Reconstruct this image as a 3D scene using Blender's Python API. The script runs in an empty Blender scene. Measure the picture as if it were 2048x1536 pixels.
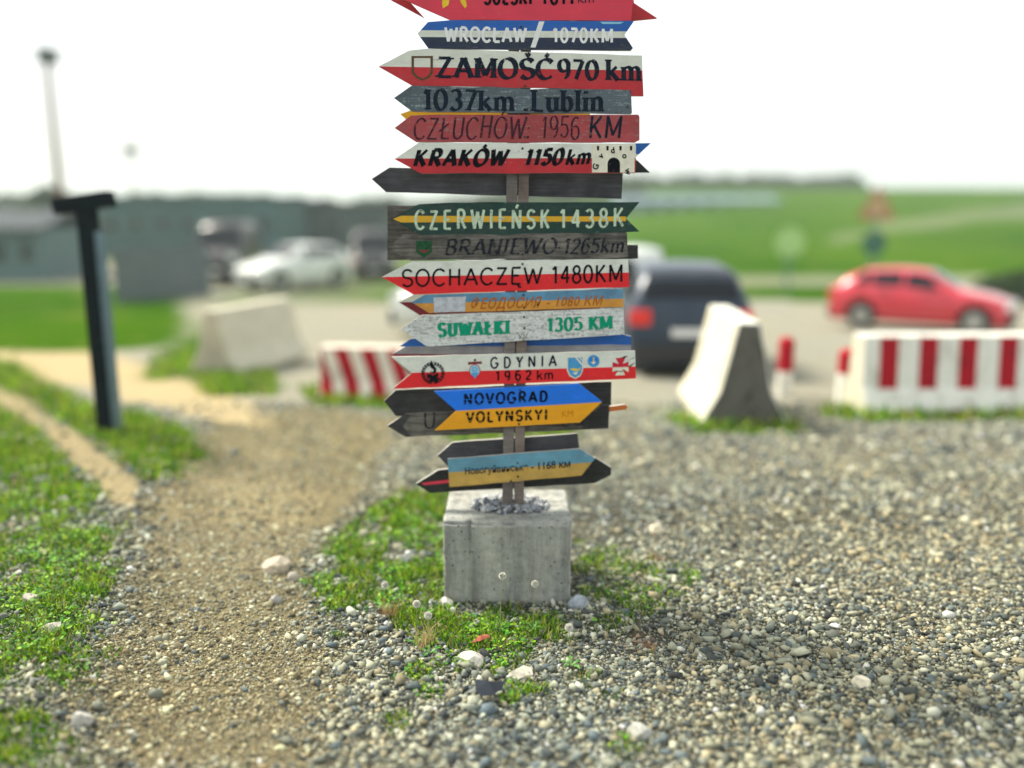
import bpy, bmesh, math, random
import numpy as np
from mathutils import Vector, Matrix
R = math.radians
random.seed(7)
rng = np.random.default_rng(11)
SC = bpy.context.scene
COL = SC.collection

# ------------------------------------------------------------------ camera
F = 1700.0                       # focal length in pixels of the 2048 px wide photograph
PITCH = math.atan(340 / F)
CH = 1.808                       # camera height
cp, sp = math.cos(PITCH), math.sin(PITCH)
cam = bpy.data.cameras.new('camera'); camo = bpy.data.objects.new('camera', cam); COL.objects.link(camo)
camo.location = (0, 0, CH); camo.rotation_euler = (math.pi / 2 - PITCH, 0, 0)
cam.sensor_width = 36; cam.lens = F / 2048 * 36; cam.clip_start = .05; cam.clip_end = 3000
cam.dof.use_dof = True; cam.dof.focus_distance = 3.62; cam.dof.aperture_fstop = 0.36
SC.camera = camo

# ------------------------------------------------------------------ light
SUN_DIR = Vector((-.62, .40, .80)).normalized()      # towards the sun: left and a little behind the signpost
EL = math.asin(SUN_DIR.z); AZ = math.atan2(SUN_DIR.x, SUN_DIR.y)
W = bpy.data.worlds.new('World'); SC.world = W; W.use_nodes = True
nt = W.node_tree; nt.nodes.clear()
sky = nt.nodes.new('ShaderNodeTexSky'); sky.sky_type = 'NISHITA'; sky.sun_disc = False
sky.sun_elevation = EL; sky.sun_rotation = AZ
sky.air_density = 1.0; sky.dust_density = 4.0; sky.ozone_density = 1.0
veil = nt.nodes.new('ShaderNodeMixRGB'); veil.inputs[0].default_value = .7
veil.inputs[2].default_value = (8.6, 8.9, 8.7, 1)     # thin bright overcast veil over the blue
bg = nt.nodes.new('ShaderNodeBackground'); bg.inputs[1].default_value = .100
wo = nt.nodes.new('ShaderNodeOutputWorld')
nt.links.new(sky.outputs[0], veil.inputs[1]); nt.links.new(veil.outputs[0], bg.inputs[0]); nt.links.new(bg.outputs[0], wo.inputs[0])
sl = bpy.data.lights.new('sun', 'SUN'); sl.energy = 4.6; sl.angle = R(16.0); sl.color = (1, .93, .80)
so = bpy.data.objects.new('sun', sl); COL.objects.link(so)
so.rotation_euler = SUN_DIR.to_track_quat('Z', 'Y').to_euler(); so.location = (-20, 20, 40)
SC.view_settings.view_transform = 'Standard'; SC.view_settings.look = 'None'
SC.view_settings.exposure = .66; SC.view_settings.gamma = 1
SC.view_settings.use_curve_mapping = False
SC.cycles.use_denoising = True
SC.cycles.max_bounces = 6; SC.cycles.diffuse_bounces = 3; SC.cycles.glossy_bounces = 2
SC.cycles.transmission_bounces = 4; SC.cycles.volume_bounces = 1; SC.cycles.transparent_max_bounces = 8

# ------------------------------------------------------------------ numeric helpers
def ray(px, py):
    a = (px - 1024) / F; v = -(py - 768) / F
    return np.array([a, cp + v * sp, -sp + v * cp])

def hash2(ix, iy, seed):
    n = (ix.astype(np.int64) * 374761393 + iy.astype(np.int64) * 668265263 + seed * 1274126177) & 0x7fffffff
    n = ((n ^ (n >> 13)) * 1274126177) & 0x7fffffff
    return ((n ^ (n >> 16)) & 0xffff) / 65535.0

def vnoise(x, y, s, seed=0, octs=3):
    x = np.asarray(x, float) / s; y = np.asarray(y, float) / s
    out = 0; amp = 1; tot = 0
    for o in range(octs):
        fx = np.floor(x); fy = np.floor(y); tx = x - fx; ty = y - fy
        tx = tx * tx * (3 - 2 * tx); ty = ty * ty * (3 - 2 * ty)
        a = hash2(fx, fy, seed + o); b = hash2(fx + 1, fy, seed + o); c = hash2(fx, fy + 1, seed + o); d = hash2(fx + 1, fy + 1, seed + o)
        out = out + amp * ((a * (1 - tx) + b * tx) * (1 - ty) + (c * (1 - tx) + d * tx) * ty)
        tot += amp; amp *= .5; x = x * 2.03 + 5.1; y = y * 2.03 + 1.7
    return out / tot

def sstep(a, b, x):
    t = np.clip((x - a) / (b - a), 0, 1); return t * t * (3 - 2 * t)

def terrain(x, y):
    x = np.asarray(x, float); y = np.asarray(y, float)
    z = -.05 * (np.clip(y, 5, 22) - 5)
    hx = sstep(5, 60, x + .25 * y - 8)
    z = z + sstep(26, 190, y) * (1.6 + 6.2 * hx)
    z = z + .5 * (vnoise(x, y, 40, 3) - .5) * sstep(30, 80, y)
    z = z + .02 * (vnoise(x, y, .8, 5) - .5) * (1 - sstep(12, 30, y)) + .008 * (vnoise(x, y, .13, 9) - .5) * (1 - sstep(6, 9, y))
    # low bank of earth on the left
    z = z + .10 * sstep(-1.55, -2.1, x + .25 * (y - 4)) * (1 - sstep(6.6, 8.5, y))
    return z

def ground_pt(px, py):
    d = ray(px, py); t = 1.0
    for _ in range(4000):
        p = d * t; z = CH + p[2]
        g = float(terrain(p[0], p[1]))
        if z <= g: break
        t += max(.003, (z - g) * .5)
        if t > 900: break
    return np.array([p[0], p[1], g])

def gpoly(pts): return [tuple(ground_pt(a, b)[:2]) for a, b in pts]

def inpoly(x, y, poly):
    inside = np.zeros(np.shape(x), bool); n = len(poly)
    for i in range(n):
        x0, y0 = poly[i]; x1, y1 = poly[(i + 1) % n]
        if y0 == y1: continue
        c = ((y0 > y) != (y1 > y)) & (x < (x1 - x0) * (y - y0) / (y1 - y0) + x0)
        inside ^= c
    return inside

def soft(x, y, poly, w, seed=0):
    """0..1 membership with a ragged edge of width about w"""
    acc = 0
    for k in range(5):
        dx = (vnoise(x, y, w * 1.5, seed + k) - .5) * w * 3.2; dy = (vnoise(x, y, w * 1.5, seed + 20 + k) - .5) * w * 3.2
        acc = acc + inpoly(x + dx, y + dy, poly)
    return acc / 5.0

# ------------------------------------------------------------------ object helpers
def mesh_obj(name, me, mats=(), parent=None, **props):
    o = bpy.data.objects.new(name, me)
    for m in (mats if isinstance(mats, (list, tuple)) else [mats]): me.materials.append(m)
    COL.objects.link(o)
    if parent: o.parent = parent
    for k, v in props.items(): o[k] = v
    return o

def bm_obj(name, bm, mats=(), parent=None, smooth=False, **props):
    me = bpy.data.meshes.new(name); bm.to_mesh(me); bm.free()
    if smooth:
        for p in me.polygons: p.use_smooth = True
    return mesh_obj(name, me, mats, parent, **props)

def np_obj(name, V, Fc, mats=(), parent=None, colors=None, smooth=False, matidx=None, **props):
    """V (n,3) and Fc (m,k) arrays"""
    me = bpy.data.meshes.new(name); V = np.asarray(V, np.float32); Fc = np.asarray(Fc, np.int32)
    k = Fc.shape[1]
    me.vertices.add(len(V)); me.vertices.foreach_set('co', V.ravel())
    me.loops.add(Fc.size); me.loops.foreach_set('vertex_index', Fc.ravel())
    me.polygons.add(len(Fc)); me.polygons.foreach_set('loop_start', np.arange(0, Fc.size, k, dtype=np.int32))
    me.polygons.foreach_set('loop_total', np.full(len(Fc), k, np.int32))
    if smooth: me.polygons.foreach_set('use_smooth', np.ones(len(Fc), bool))
    if matidx is not None: me.polygons.foreach_set('material_index', np.asarray(matidx, np.int32))
    me.update(calc_edges=True)
    if colors is not None:
        for nm, arr in colors.items():
            a = me.color_attributes.new(nm, 'FLOAT_COLOR', 'POINT')
            c = np.ones((len(V), 4), np.float32); c[:, :arr.shape[1]] = arr; a.data.foreach_set('color', c.ravel())
    return mesh_obj(name, me, mats, parent, **props)

def empty(name, loc, rz=0, **props):
    o = bpy.data.objects.new(name, None); COL.objects.link(o); o.location = loc; o.rotation_euler = (0, 0, rz)
    o.empty_display_size = .1
    for k, v in props.items(): o[k] = v
    return o

def bm_box(bm, c, s, mat=0, rot=None):
    r = bmesh.ops.create_cube(bm, size=1)
    M = Matrix.Translation(c) @ (rot or Matrix.Identity(4)) @ Matrix.Diagonal((s[0], s[1], s[2], 1))
    bmesh.ops.transform(bm, matrix=M, verts=r['verts'])
    for f in set(f for v in r['verts'] for f in v.link_faces): f.material_index = mat
    return r['verts']

def bm_cyl(bm, p0, p1, r0, r1=None, seg=16, mat=0, caps=True):
    p0 = Vector(p0); p1 = Vector(p1); d = p1 - p0
    r = bmesh.ops.create_cone(bm, cap_ends=caps, segments=seg, radius1=r0, radius2=r0 if r1 is None else r1, depth=d.length)
    M = Matrix.Translation((p0 + p1) / 2) @ d.to_track_quat('Z', 'Y').to_matrix().to_4x4()
    bmesh.ops.transform(bm, matrix=M, verts=r['verts'])
    for f in set(f for v in r['verts'] for f in v.link_faces): f.material_index = mat
    return r['verts']

def bevel(bm, w=.004, seg=1):
    bmesh.ops.bevel(bm, geom=[e for e in bm.edges if len(e.link_faces) == 2 and e.calc_face_angle(0) > .6], offset=w, segments=seg, profile=.5, affect='EDGES')

# ------------------------------------------------------------------ materials
def newmat(name):
    m = bpy.data.materials.new(name); m.use_nodes = True; nt = m.node_tree
    return m, nt, nt.nodes['Principled BSDF'], nt.links.new

def N(nt, typ, **kw):
    n = nt.nodes.new(typ)
    for k, v in kw.items():
        if k.startswith('i_'): n.inputs[k[2:].replace('_', ' ')].default_value = v
        else: setattr(n, k, v)
    return n

def mixc(nt, fac, a, b, mode='MIX'):
    m = nt.nodes.new('ShaderNodeMixRGB'); m.blend_type = mode
    for s, v in ((m.inputs[0], fac), (m.inputs[1], a), (m.inputs[2], b)):
        if isinstance(v, (int, float)): s.default_value = v
        elif isinstance(v, tuple): s.default_value = (*v[:3], 1)
        else: nt.links.new(v, s)
    return m.outputs[0]

def ramp(nt, src, lo, hi):
    r = N(nt, 'ShaderNodeMapRange'); r.inputs['From Min'].default_value = lo; r.inputs['From Max'].default_value = hi
    nt.links.new(src, r.inputs['Value']); return r.outputs[0]

def noise(nt, vec, scale, detail=4, rough=.6):
    n = N(nt, 'ShaderNodeTexNoise'); n.inputs['Scale'].default_value = scale; n.inputs['Detail'].default_value = detail
    n.inputs['Roughness'].default_value = rough
    if vec is not None: nt.links.new(vec, n.inputs['Vector'])
    return n.outputs['Fac']

def objcoord(nt, scale=(1, 1, 1)):
    tc = N(nt, 'ShaderNodeTexCoord'); oi = N(nt, 'ShaderNodeObjectInfo')
    ad = N(nt, 'ShaderNodeVectorMath', operation='MULTIPLY_ADD')
    nt.links.new(oi.outputs['Random'], ad.inputs[0]); ad.inputs[1].default_value = (17, 9, 13); nt.links.new(tc.outputs['Object'], ad.inputs[2])
    mp = N(nt, 'ShaderNodeMapping'); mp.inputs['Scale'].default_value = scale
    nt.links.new(ad.outputs[0], mp.inputs['Vector']); return mp.outputs[0]

def bump(nt, bsdf, h, strength=.3, dist=.002):
    b = N(nt, 'ShaderNodeBump'); b.inputs['Strength'].default_value = strength; b.inputs['Distance'].default_value = dist
    nt.links.new(h, b.inputs['Height']); nt.links.new(b.outputs[0], bsdf.inputs['Normal'])

WOODC = (.25, .235, .22)
def paint(name, col, wear=.15, wood=WOODC, rough=.55, mottle=.18, mott_scale=9, dirt=(.18, .16, .13), dirtamt=.25):
    """weathered brushed paint on a wooden board"""
    m, nt, b, L = newmat(name)
    oc = objcoord(nt); gr = objcoord(nt, (5, 60, 90))
    n1 = noise(nt, oc, mott_scale, 5, .65); ng = noise(nt, gr, 1.6, 5, .7); n3 = noise(nt, oc, 70, 5, .75)
    c = mixc(nt, ramp(nt, n1, .3, .75), tuple(v * (1 - mottle) for v in col), tuple(min(1, v * (1 + mottle * .6)) for v in col))
    c = mixc(nt, ramp(nt, ng, .2, .9), mixc(nt, .82, (.1, .09, .08), c), c)
    d = noise(nt, objcoord(nt, (1, 1, 3)), 14, 6, .8)
    dm = N(nt, 'ShaderNodeMath', operation='MULTIPLY'); L(ramp(nt, d, .48, .8), dm.inputs[0]); dm.inputs[1].default_value = dirtamt
    c = mixc(nt, dm.outputs[0], c, dirt)
    if wear > 0:
        ad = N(nt, 'ShaderNodeMath', operation='MULTIPLY'); L(n3, ad.inputs[0]); L(ng, ad.inputs[1])
        w = ramp(nt, ad.outputs[0], .40 - wear * .32, .43 - wear * .30)
        wd = mixc(nt, ng, tuple(v * .45 for v in wood), tuple(min(1, v * 1.35) for v in wood))
        c = mixc(nt, w, c, wd)
    L(c, b.inputs['Base Color']); b.inputs['Roughness'].default_value = rough; b.inputs['Specular IOR Level'].default_value = .25
    bump(nt, b, ng, .35, .0015)
    return m

def wood(name, a, c2, rough=.85, knots=True):
    m, nt, b, L = newmat(name)
    gr = objcoord(nt, (4, 50, 70)); ng = noise(nt, gr, 1.5, 6, .75); n1 = noise(nt, objcoord(nt), 7, 4, .6)
    sp_ = noise(nt, objcoord(nt, (1, 1, 2.5)), 45, 5, .8)
    c = mixc(nt, ramp(nt, ng, .3, .72), a, c2); c = mixc(nt, ramp(nt, n1, .35, .8), c, tuple(v * .6 for v in a))
    c = mixc(nt, ramp(nt, sp_, .6, .75), c, tuple(v * .25 for v in a))
    L(c, b.inputs['Base Color']); b.inputs['Roughness'].default_value = rough
    b.inputs['Specular IOR Level'].default_value = .2; bump(nt, b, ng, .7, .003)
    return m

def plain(name, col, rough=.5, metal=0, var=.12, scale=12, coat=0, bumpy=0):
    m, nt, b, L = newmat(name)
    n1 = noise(nt, objcoord(nt), scale, 4, .6)
    c = mixc(nt, ramp(nt, n1, .3, .7), tuple(v * (1 - var) for v in col), tuple(min(1, v * (1 + var)) for v in col))
    L(c, b.inputs['Base Color']); b.inputs['Roughness'].default_value = rough; b.inputs['Metallic'].default_value = metal
    if coat: b.inputs['Coat Weight'].default_value = coat
    if bumpy: bump(nt, b, noise(nt, objcoord(nt), scale * 5, 5, .7), .5, bumpy)
    return m

def ink(name, col, fade=0.0, scale=60):
    """lettering paint, with worn-off specks when fade > 0"""
    m, nt, b, L = newmat(name)
    n1 = noise(nt, objcoord(nt), 30, 3, .6)
    L(mixc(nt, n1, tuple(v * .75 for v in col), tuple(min(1, v * 1.25) for v in col)), b.inputs['Base Color'])
    b.inputs['Roughness'].default_value = .8; b.inputs['Specular IOR Level'].default_value = .04
    if fade > 0:
        n2 = noise(nt, objcoord(nt, (1, 1, 1)), scale, 5, .75)
        L(ramp(nt, n2, .36 + fade * .22 - .2 + .06, .40 + fade * .22), b.inputs['Alpha'])
    return m

# ------------------------------------------------------------------ ground masks
GR_BANK = gpoly([(-500, 830), (0, 812), (60, 840), (120, 905), (190, 980), (240, 1085), (215, 1190), (160, 1320), (130, 1420), (150, 1560), (-700, 1600)])
GR_LAWN = gpoly([(-900, 588), (60, 572), (330, 572), (375, 640), (350, 690), (210, 702), (-900, 700)])
GR_POLE = gpoly([(-500, 700), (20, 728), (170, 812), (330, 838), (405, 890), (370, 950), (300, 962), (180, 885), (60, 800), (-500, 770)])
GR_BLOCK = gpoly([(620, 1180), (640, 1110), (730, 1030), (800, 985), (900, 990), (900, 1195), (1000, 1215), (1150, 1225), (1180, 1275), (1090, 1300), (960, 1315), (830, 1290), (770, 1225), (650, 1232)])
GR_RIGHT = gpoly([(1140, 1080), (1240, 1095), (1370, 1135), (1380, 1200), (1290, 1250), (1180, 1270), (1150, 1200)])
GR_BEHIND = gpoly([(900, 862), (1130, 852), (1150, 872), (900, 884)])
TUFTS = [(835, 1345, .09), (800, 1445, .07), (1050, 1395, .12), (1205, 1400, .09), (1010, 1330, .08), (680, 1265, .05), (1260, 1505, .08), (1120, 1425, .07), (860, 1385, .06), (1380, 1160, .1), (1300, 1300, .06), (1170, 1350, .07), (930, 1320, .09)]
GR_STRIPS = [gpoly(p) for p in ([(600, 775), (790, 788), (790, 818), (640, 812)], [(370, 742), (540, 742), (560, 790), (420, 792)], [(1310, 830), (1430, 845), (1600, 840), (1590, 868), (1400, 868)], [(1640, 815), (1760, 830), (2100, 822), (2100, 840), (1740, 845), (1640, 830)], [(1480, 572), (1700, 585), (1700, 606), (1480, 596)])]
GR_MIDLEFT = gpoly([(330, 700), (500, 560), (470, 640), (370, 760), (300, 760)])
SAND = gpoly([(-500, 690), (180, 700), (420, 765), (520, 815), (540, 850), (440, 845), (300, 815), (160, 770), (-500, 720)])
PATHP = gpoly([(420, 835), (640, 810), (800, 840), (760, 960), (650, 1060), (620, 1180), (660, 1300), (640, 1560), (240, 1560), (190, 1350), (255, 1150), (290, 1000)])
EARTH = gpoly([(-500, 760), (0, 770), (60, 798), (190, 895), (285, 965), (260, 1040), (180, 960), (80, 860), (0, 812), (-500, 812)])
SANDNEAR = gpoly([(330, 960), (520, 900), (640, 1000), (560, 1120), (420, 1180), (330, 1100)])

UPBAND = gpoly([(1600, 476), (1800, 436), (2048, 405), (2400, 385), (2400, 425), (2048, 440), (1800, 466), (1640, 494)])
def masks(x, y):
    d = np.clip(y, 1, 400); w = .045 * d ** .9
    g = np.maximum.reduce([soft(x, y, GR_BANK, .12, 1), soft(x, y, GR_LAWN, .5, 2), soft(x, y, GR_POLE, .16, 3), soft(x, y, GR_BLOCK, .07, 4), soft(x, y, GR_RIGHT, .1, 5) * .75,
                           soft(x, y, GR_BEHIND, .15, 6), soft(x, y, GR_MIDLEFT, .3, 6) * .7] + [soft(x, y, s, .12, 7) for s in GR_STRIPS])
    for (px, py, r) in TUFTS:
        p = ground_pt(px, py)
        g = np.maximum(g, np.clip(1.25 - np.hypot(x - p[0], y - p[1]) / r + (vnoise(x, y, .05, 31) - .5) * 1.2, 0, 1))
    # the near bank is patchy
    nb = vnoise(x, y, .35, 44, 4); near = 1 - sstep(6, 9, y)
    g = g * (1 - near * sstep(.54, .70, nb) * .7 * (x < -.9))
    g = g * (1 - near * (x < -.9) * sstep(.54, .68, vnoise(x, y, .11, 52, 3)) * .5)
    nc = vnoise(x, y, .16, 48, 3)
    g = g * (1 - (1 - sstep(4.6, 5.4, y)) * (x > -.9) * sstep(.52, .64, nc) * .85)
    g = g * (1 - (x > .2) * (x < 1.2) * (y < 5) * .45)
    fieldr = sstep(25.5, 27, y - .12 * x) * sstep(-14, 4, x)           # fields on the right
    road = sstep(1.3, .8, np.abs((y - 34 - .05 * x) / 2.6)) * (x > 0)  # track between lot and field
    up = sstep(1.2, .8, np.abs((y - 118 + .35 * (x - 40)) / 6.0)) * sstep(14, 30, x)
    g = np.maximum(g, fieldr); g = np.maximum(g, sstep(40, 60, y)); g = np.maximum(g, sstep(-13, -20, x + .25 * (y - 12)) * sstep(6, 12, y))
    up = soft(x, y, UPBAND, 2.5, 14); g = g * (1 - np.maximum(road * .75, up * .55)) * (1 - .9 * soft(x, y, EARTH, .05, 15))
    s = np.maximum.reduce([soft(x, y, SAND, .2, 8), soft(x, y, SANDNEAR, .3, 9) * .35, soft(x, y, EARTH, .06, 12) * .55])
    p = np.maximum(soft(x, y, PATHP, .18, 10), soft(x, y, EARTH, .08, 11))
    return g, s, p, np.maximum(road, up)

def axis(fine, lo, hi, step, ext, growth):
    a = list(np.arange(lo, hi, step)); s = step; v = a[-1]
    while v < ext[1]: s *= growth; v += s; a.append(v)
    s = step; v = a[0]
    while v > ext[0]: s *= growth; v -= s; a.insert(0, v)
    return np.array(a)
gx = axis(0, -3.6, 3.6, .03, (-420, 420), 1.09)
gy = axis(0, 1.6, 7.6, .03, (-25, 640), 1.045)
GX, GY = np.meshgrid(gx, gy)
GZ = terrain(GX, GY)
nx, ny = len(gx), len(gy)
V = np.stack([GX.ravel(), GY.ravel(), GZ.ravel()], 1)
ii = np.arange(nx * ny).reshape(ny, nx)
Fq = np.stack([ii[:-1, :-1].ravel(), ii[:-1, 1:].ravel(), ii[1:, 1:].ravel(), ii[1:, :-1].ravel()], 1)
mg, ms, mp, mr = masks(V[:, 0], V[:, 1])

m, nt_, b, L = newmat('ground_mix')
tc = N(nt_, 'ShaderNodeTexCoord').outputs['Object']
at = N(nt_, 'ShaderNodeVertexColor', layer_name='zones'); sep = N(nt_, 'ShaderNodeSeparateColor'); L(at.outputs[0], sep.inputs[0])
n_f = noise(nt_, tc, 120, 5, .8); n_m = noise(nt_, tc, 9, 5, .7); n_l = noise(nt_, tc, .7, 4, .6); n_xl = noise(nt_, tc, .06, 4, .6)
vor = N(nt_, 'ShaderNodeTexVoronoi'); vor.inputs['Scale'].default_value = 55; L(tc, vor.inputs['Vector'])
gravelc = mixc(nt_, ramp(nt_, n_m, .3, .7), (.20, .20, .155), (.34, .34, .265))
vs = N(nt_, 'ShaderNodeSeparateColor'); L(vor.outputs['Color'], vs.inputs[0])
gravelc = mixc(nt_, ramp(nt_, vs.outputs[0], .0, 1), mixc(nt_, .55, gravelc, (.10, .095, .085)), mixc(nt_, .4, gravelc, (.42, .42, .35)))
gravelc = mixc(nt_, ramp(nt_, n_l, .35, .7), gravelc, mixc(nt_, .5, gravelc, (.30, .26, .18)))
pathc = mixc(nt_, ramp(nt_, n_f, .35, .7), (.10, .085, .045), (.33, .285, .16))
sandc = mixc(nt_, n_m, (.32, .25, .13), (.48, .40, .24))
grassc = mixc(nt_, ramp(nt_, n_m, .3, .7), (.010, .050, .001), (.040, .110, .002))
grassc = mixc(nt_, ramp(nt_, n_xl, .4, .6), grassc, mixc(nt_, .6, grassc, (.065, .135, .003)))
grassc = mixc(nt_, ramp(nt_, n_l, .55, .8), grassc, (.13, .15, .03))
pos = N(nt_, 'ShaderNodeSeparateXYZ'); L(tc, pos.inputs[0])
shaded_soil = mixc(nt_, n_f, (.045, .042, .030), (.12, .112, .082))
gravelc = mixc(nt_, ramp(nt_, pos.outputs[1], 5.0, 8.5), shaded_soil, gravelc)          # earth darkened to paint gap shade between the loose stones, packed chippings further out
c = mixc(nt_, sep.outputs[2], gravelc, pathc); c = mixc(nt_, sep.outputs[1], c, sandc)
c = mixc(nt_, ramp(nt_, sep.outputs[0], .0, .7), c, grassc)
L(c, b.inputs['Base Color']); b.inputs['Roughness'].default_value = 1; b.inputs['Specular IOR Level'].default_value = 0
bump(nt_, b, n_f, .8, .008)
M_GROUND = m
np_obj('ground', V, Fq, M_GROUND, colors={'zones': np.stack([mg, ms, mp], 1)}, smooth=True, kind='structure')

# ------------------------------------------------------------------ gravel
ico = bmesh.new(); bmesh.ops.create_icosphere(ico, subdivisions=1, radius=1)
IV = np.array([v.co[:] for v in ico.verts]); IF = np.array([[v.index for v in f.verts] for f in ico.faces]); ico.free()
OV = np.array([(1, 0, 0), (-1, 0, 0), (0, 1, 0), (0, -1, 0), (0, 0, 1), (0, 0, -1)], float); OF = np.array([(0, 2, 4), (2, 1, 4), (1, 3, 4), (3, 0, 4), (2, 0, 5), (1, 2, 5), (3, 1, 5), (0, 3, 5)])
def stones(cx, cy, cz, rad, cols, seed=0, flat=(.5, .85), sink=.35, IV=IV, IF=IF, chip=5):
    g = np.random.default_rng(seed); n = len(cx)
    jit = 1 + g.uniform(-.30, .30, (n, len(IV), 1))
    s = np.stack([g.uniform(.8, 1.35, n), g.uniform(.65, 1.0, n), g.uniform(*flat, n)], 1)
    P = IV[None] * jit
    P = P * (1.0 if chip < 2 else 1.18)
    for _ in range(chip):                                        # broken faces: push what lies beyond a random plane back onto it
        q = g.normal(size=(n, 1, 3)); q /= np.linalg.norm(q, axis=2, keepdims=True); dd = (P * q).sum(2, keepdims=True) - g.uniform(.30, .68, (n, 1, 1)); P = P - q * np.maximum(dd, 0)
    P = P * s[:, None] * rad[:, None, None] * 1.12
    a = g.uniform(0, 6.28, n); t = g.uniform(-.5, .5, n)
    ct, st = np.cos(t)[:, None], np.sin(t)[:, None]
    y = P[:, :, 1] * ct - P[:, :, 2] * st; z = P[:, :, 1] * st + P[:, :, 2] * ct; x = P[:, :, 0]
    ca, sa = np.cos(a)[:, None], np.sin(a)[:, None]
    X = x * ca - y * sa + cx[:, None]; Y = x * sa + y * ca + cy[:, None]; Z = z + (cz + rad * sink)[:, None]
    Vv = np.stack([X, Y, Z], 2).reshape(-1, 3)
    Fc = (IF[None] + (np.arange(n) * len(IV))[:, None, None]).reshape(-1, 3)
    return Vv, Fc, np.repeat(cols, len(IV), 0)

PAL = np.array([(.31, .33, .25), (.16, .185, .16), (.060, .078, .078), (.46, .48, .37), (.24, .22, .14), (.66, .68, .54), (.11, .15, .165), (.40, .37, .25), (.028, .036, .04), (.82, .83, .68)]) * np.array([1.42, 1.38, 1.30])
PW = np.array([.22, .18, .12, .11, .1, .04, .09, .07, .06, .008]); PW = PW / PW.sum()
PALP = np.array([(.32, .285, .19), (.19, .16, .105), (.42, .385, .27), (.10, .095, .075), (.60, .57, .44), (.27, .22, .14), (.26, .25, .21)]) * np.array([1.42, 1.40, 1.15])
def scatter(n_per, y0, y1, xs=.78):
    A = xs * (y1 ** 2 - y0 ** 2); n = int(n_per * A)
    y = np.sqrt(rng.uniform(y0 ** 2, y1 ** 2, n)); x = rng.uniform(-1, 1, n) * (xs * y)
    return x, y
sx, sy = [], []
for n_per, a, c_ in ((5400, 2.15, 3.4), (3900, 3.4, 4.6), (2000, 4.6, 6.4), (750, 6.4, 9.0)):
    x, y = scatter(n_per, a, c_); sx.append(x); sy.append(y)
sx = np.concatenate(sx); sy = np.concatenate(sy)
g_, s_, p_, _r = masks(sx, sy)
near_path = p_ > rng.uniform(0, 1, len(sx))
keep = rng.uniform(0, 1, len(sx)) > np.clip(g_ * 1.15, 0, .93) * np.where(sx < -.9, 1, .8)
keep &= ~((s_ > .4) & (rng.uniform(0, 1, len(sx)) < .75))
keep &= ~((np.abs(sx + .03) < .27) & (sy > 3.78) & (sy < 4.2))
sx, sy, near_path, g_ = sx[keep], sy[keep], near_path[keep], g_[keep]
n = len(sx)
rad = np.exp(rng.normal(math.log(.0076), .46, n)); rad = np.clip(rad, .0030, .028)
patch = vnoise(sx, sy, .5, 77, 3); rad *= .75 + .55 * patch
rad = np.where(near_path, rad * .66, rad)
rad *= np.where(sy > 4.6, 1.25, 1.0) * np.where(sy > 6.4, 1.25, 1)
cols = PAL[rng.choice(len(PAL), n, p=PW)]; cp2 = PALP[rng.integers(0, len(PALP), n)]
cols = np.where(near_path[:, None] & (rng.uniform(0, 1, (n, 1)) < .8), cp2, cols) * rng.uniform(.75, 1.2, (n, 1))
tint = vnoise(sx, sy, .9, 91, 2)[:, None]; cols = np.clip(cols * (1 + (tint - .5) * np.array([.25, .05, -.25])), .02, .85)
Vv, Fc, Cc = stones(sx, sy, terrain(sx, sy), rad, cols, 3)
m, nt_, b, L = newmat('stone_colours')
vc = N(nt_, 'ShaderNodeVertexColor', layer_name='tone'); tc = N(nt_, 'ShaderNodeTexCoord').outputs['Object']
nn = noise(nt_, tc, 350, 4, .7)
L(mixc(nt_, ramp(nt_, nn, .3, .7), mixc(nt_, .5, vc.outputs[0], (.05, .048, .042)), vc.outputs[0]), b.inputs['Base Color'])
b.inputs['Roughness'].default_value = .85; bump(nt_, b, nn, .9, .004)
M_STONE = m
fx, fy = [], []
for n_per, a, c_ in ((11000, 2.15, 3.4), (6500, 3.4, 4.8)):
    x, y = scatter(n_per, a, c_); fx.append(x); fy.append(y)
fx = np.concatenate(fx); fy = np.concatenate(fy); k = ~((np.abs(fx + .03) < .29) & (fy > 3.76) & (fy < 4.22)); fx, fy = fx[k], fy[k]
fr = rng.uniform(.0024, .0062, len(fx)); fp = masks(fx, fy)[2] > rng.uniform(0, 1, len(fx))
fc = np.where(fp[:, None], PALP[rng.integers(0, len(PALP), len(fx))], PAL[rng.choice(len(PAL), len(fx), p=PW)]) * rng.uniform(.7, 1.15, (len(fx), 1))
V2, F2, C2 = stones(fx, fy, terrain(fx, fy), fr, fc, 13, (.5, .9), .3, OV, OF, 1)
np_obj('gravel', np.concatenate([Vv, V2]), np.concatenate([Fc, F2 + len(Vv)]), M_STONE, colors={'tone': np.concatenate([Cc, C2])}, kind='stuff', label='loose grey and tan gravel covering the lot')

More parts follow.
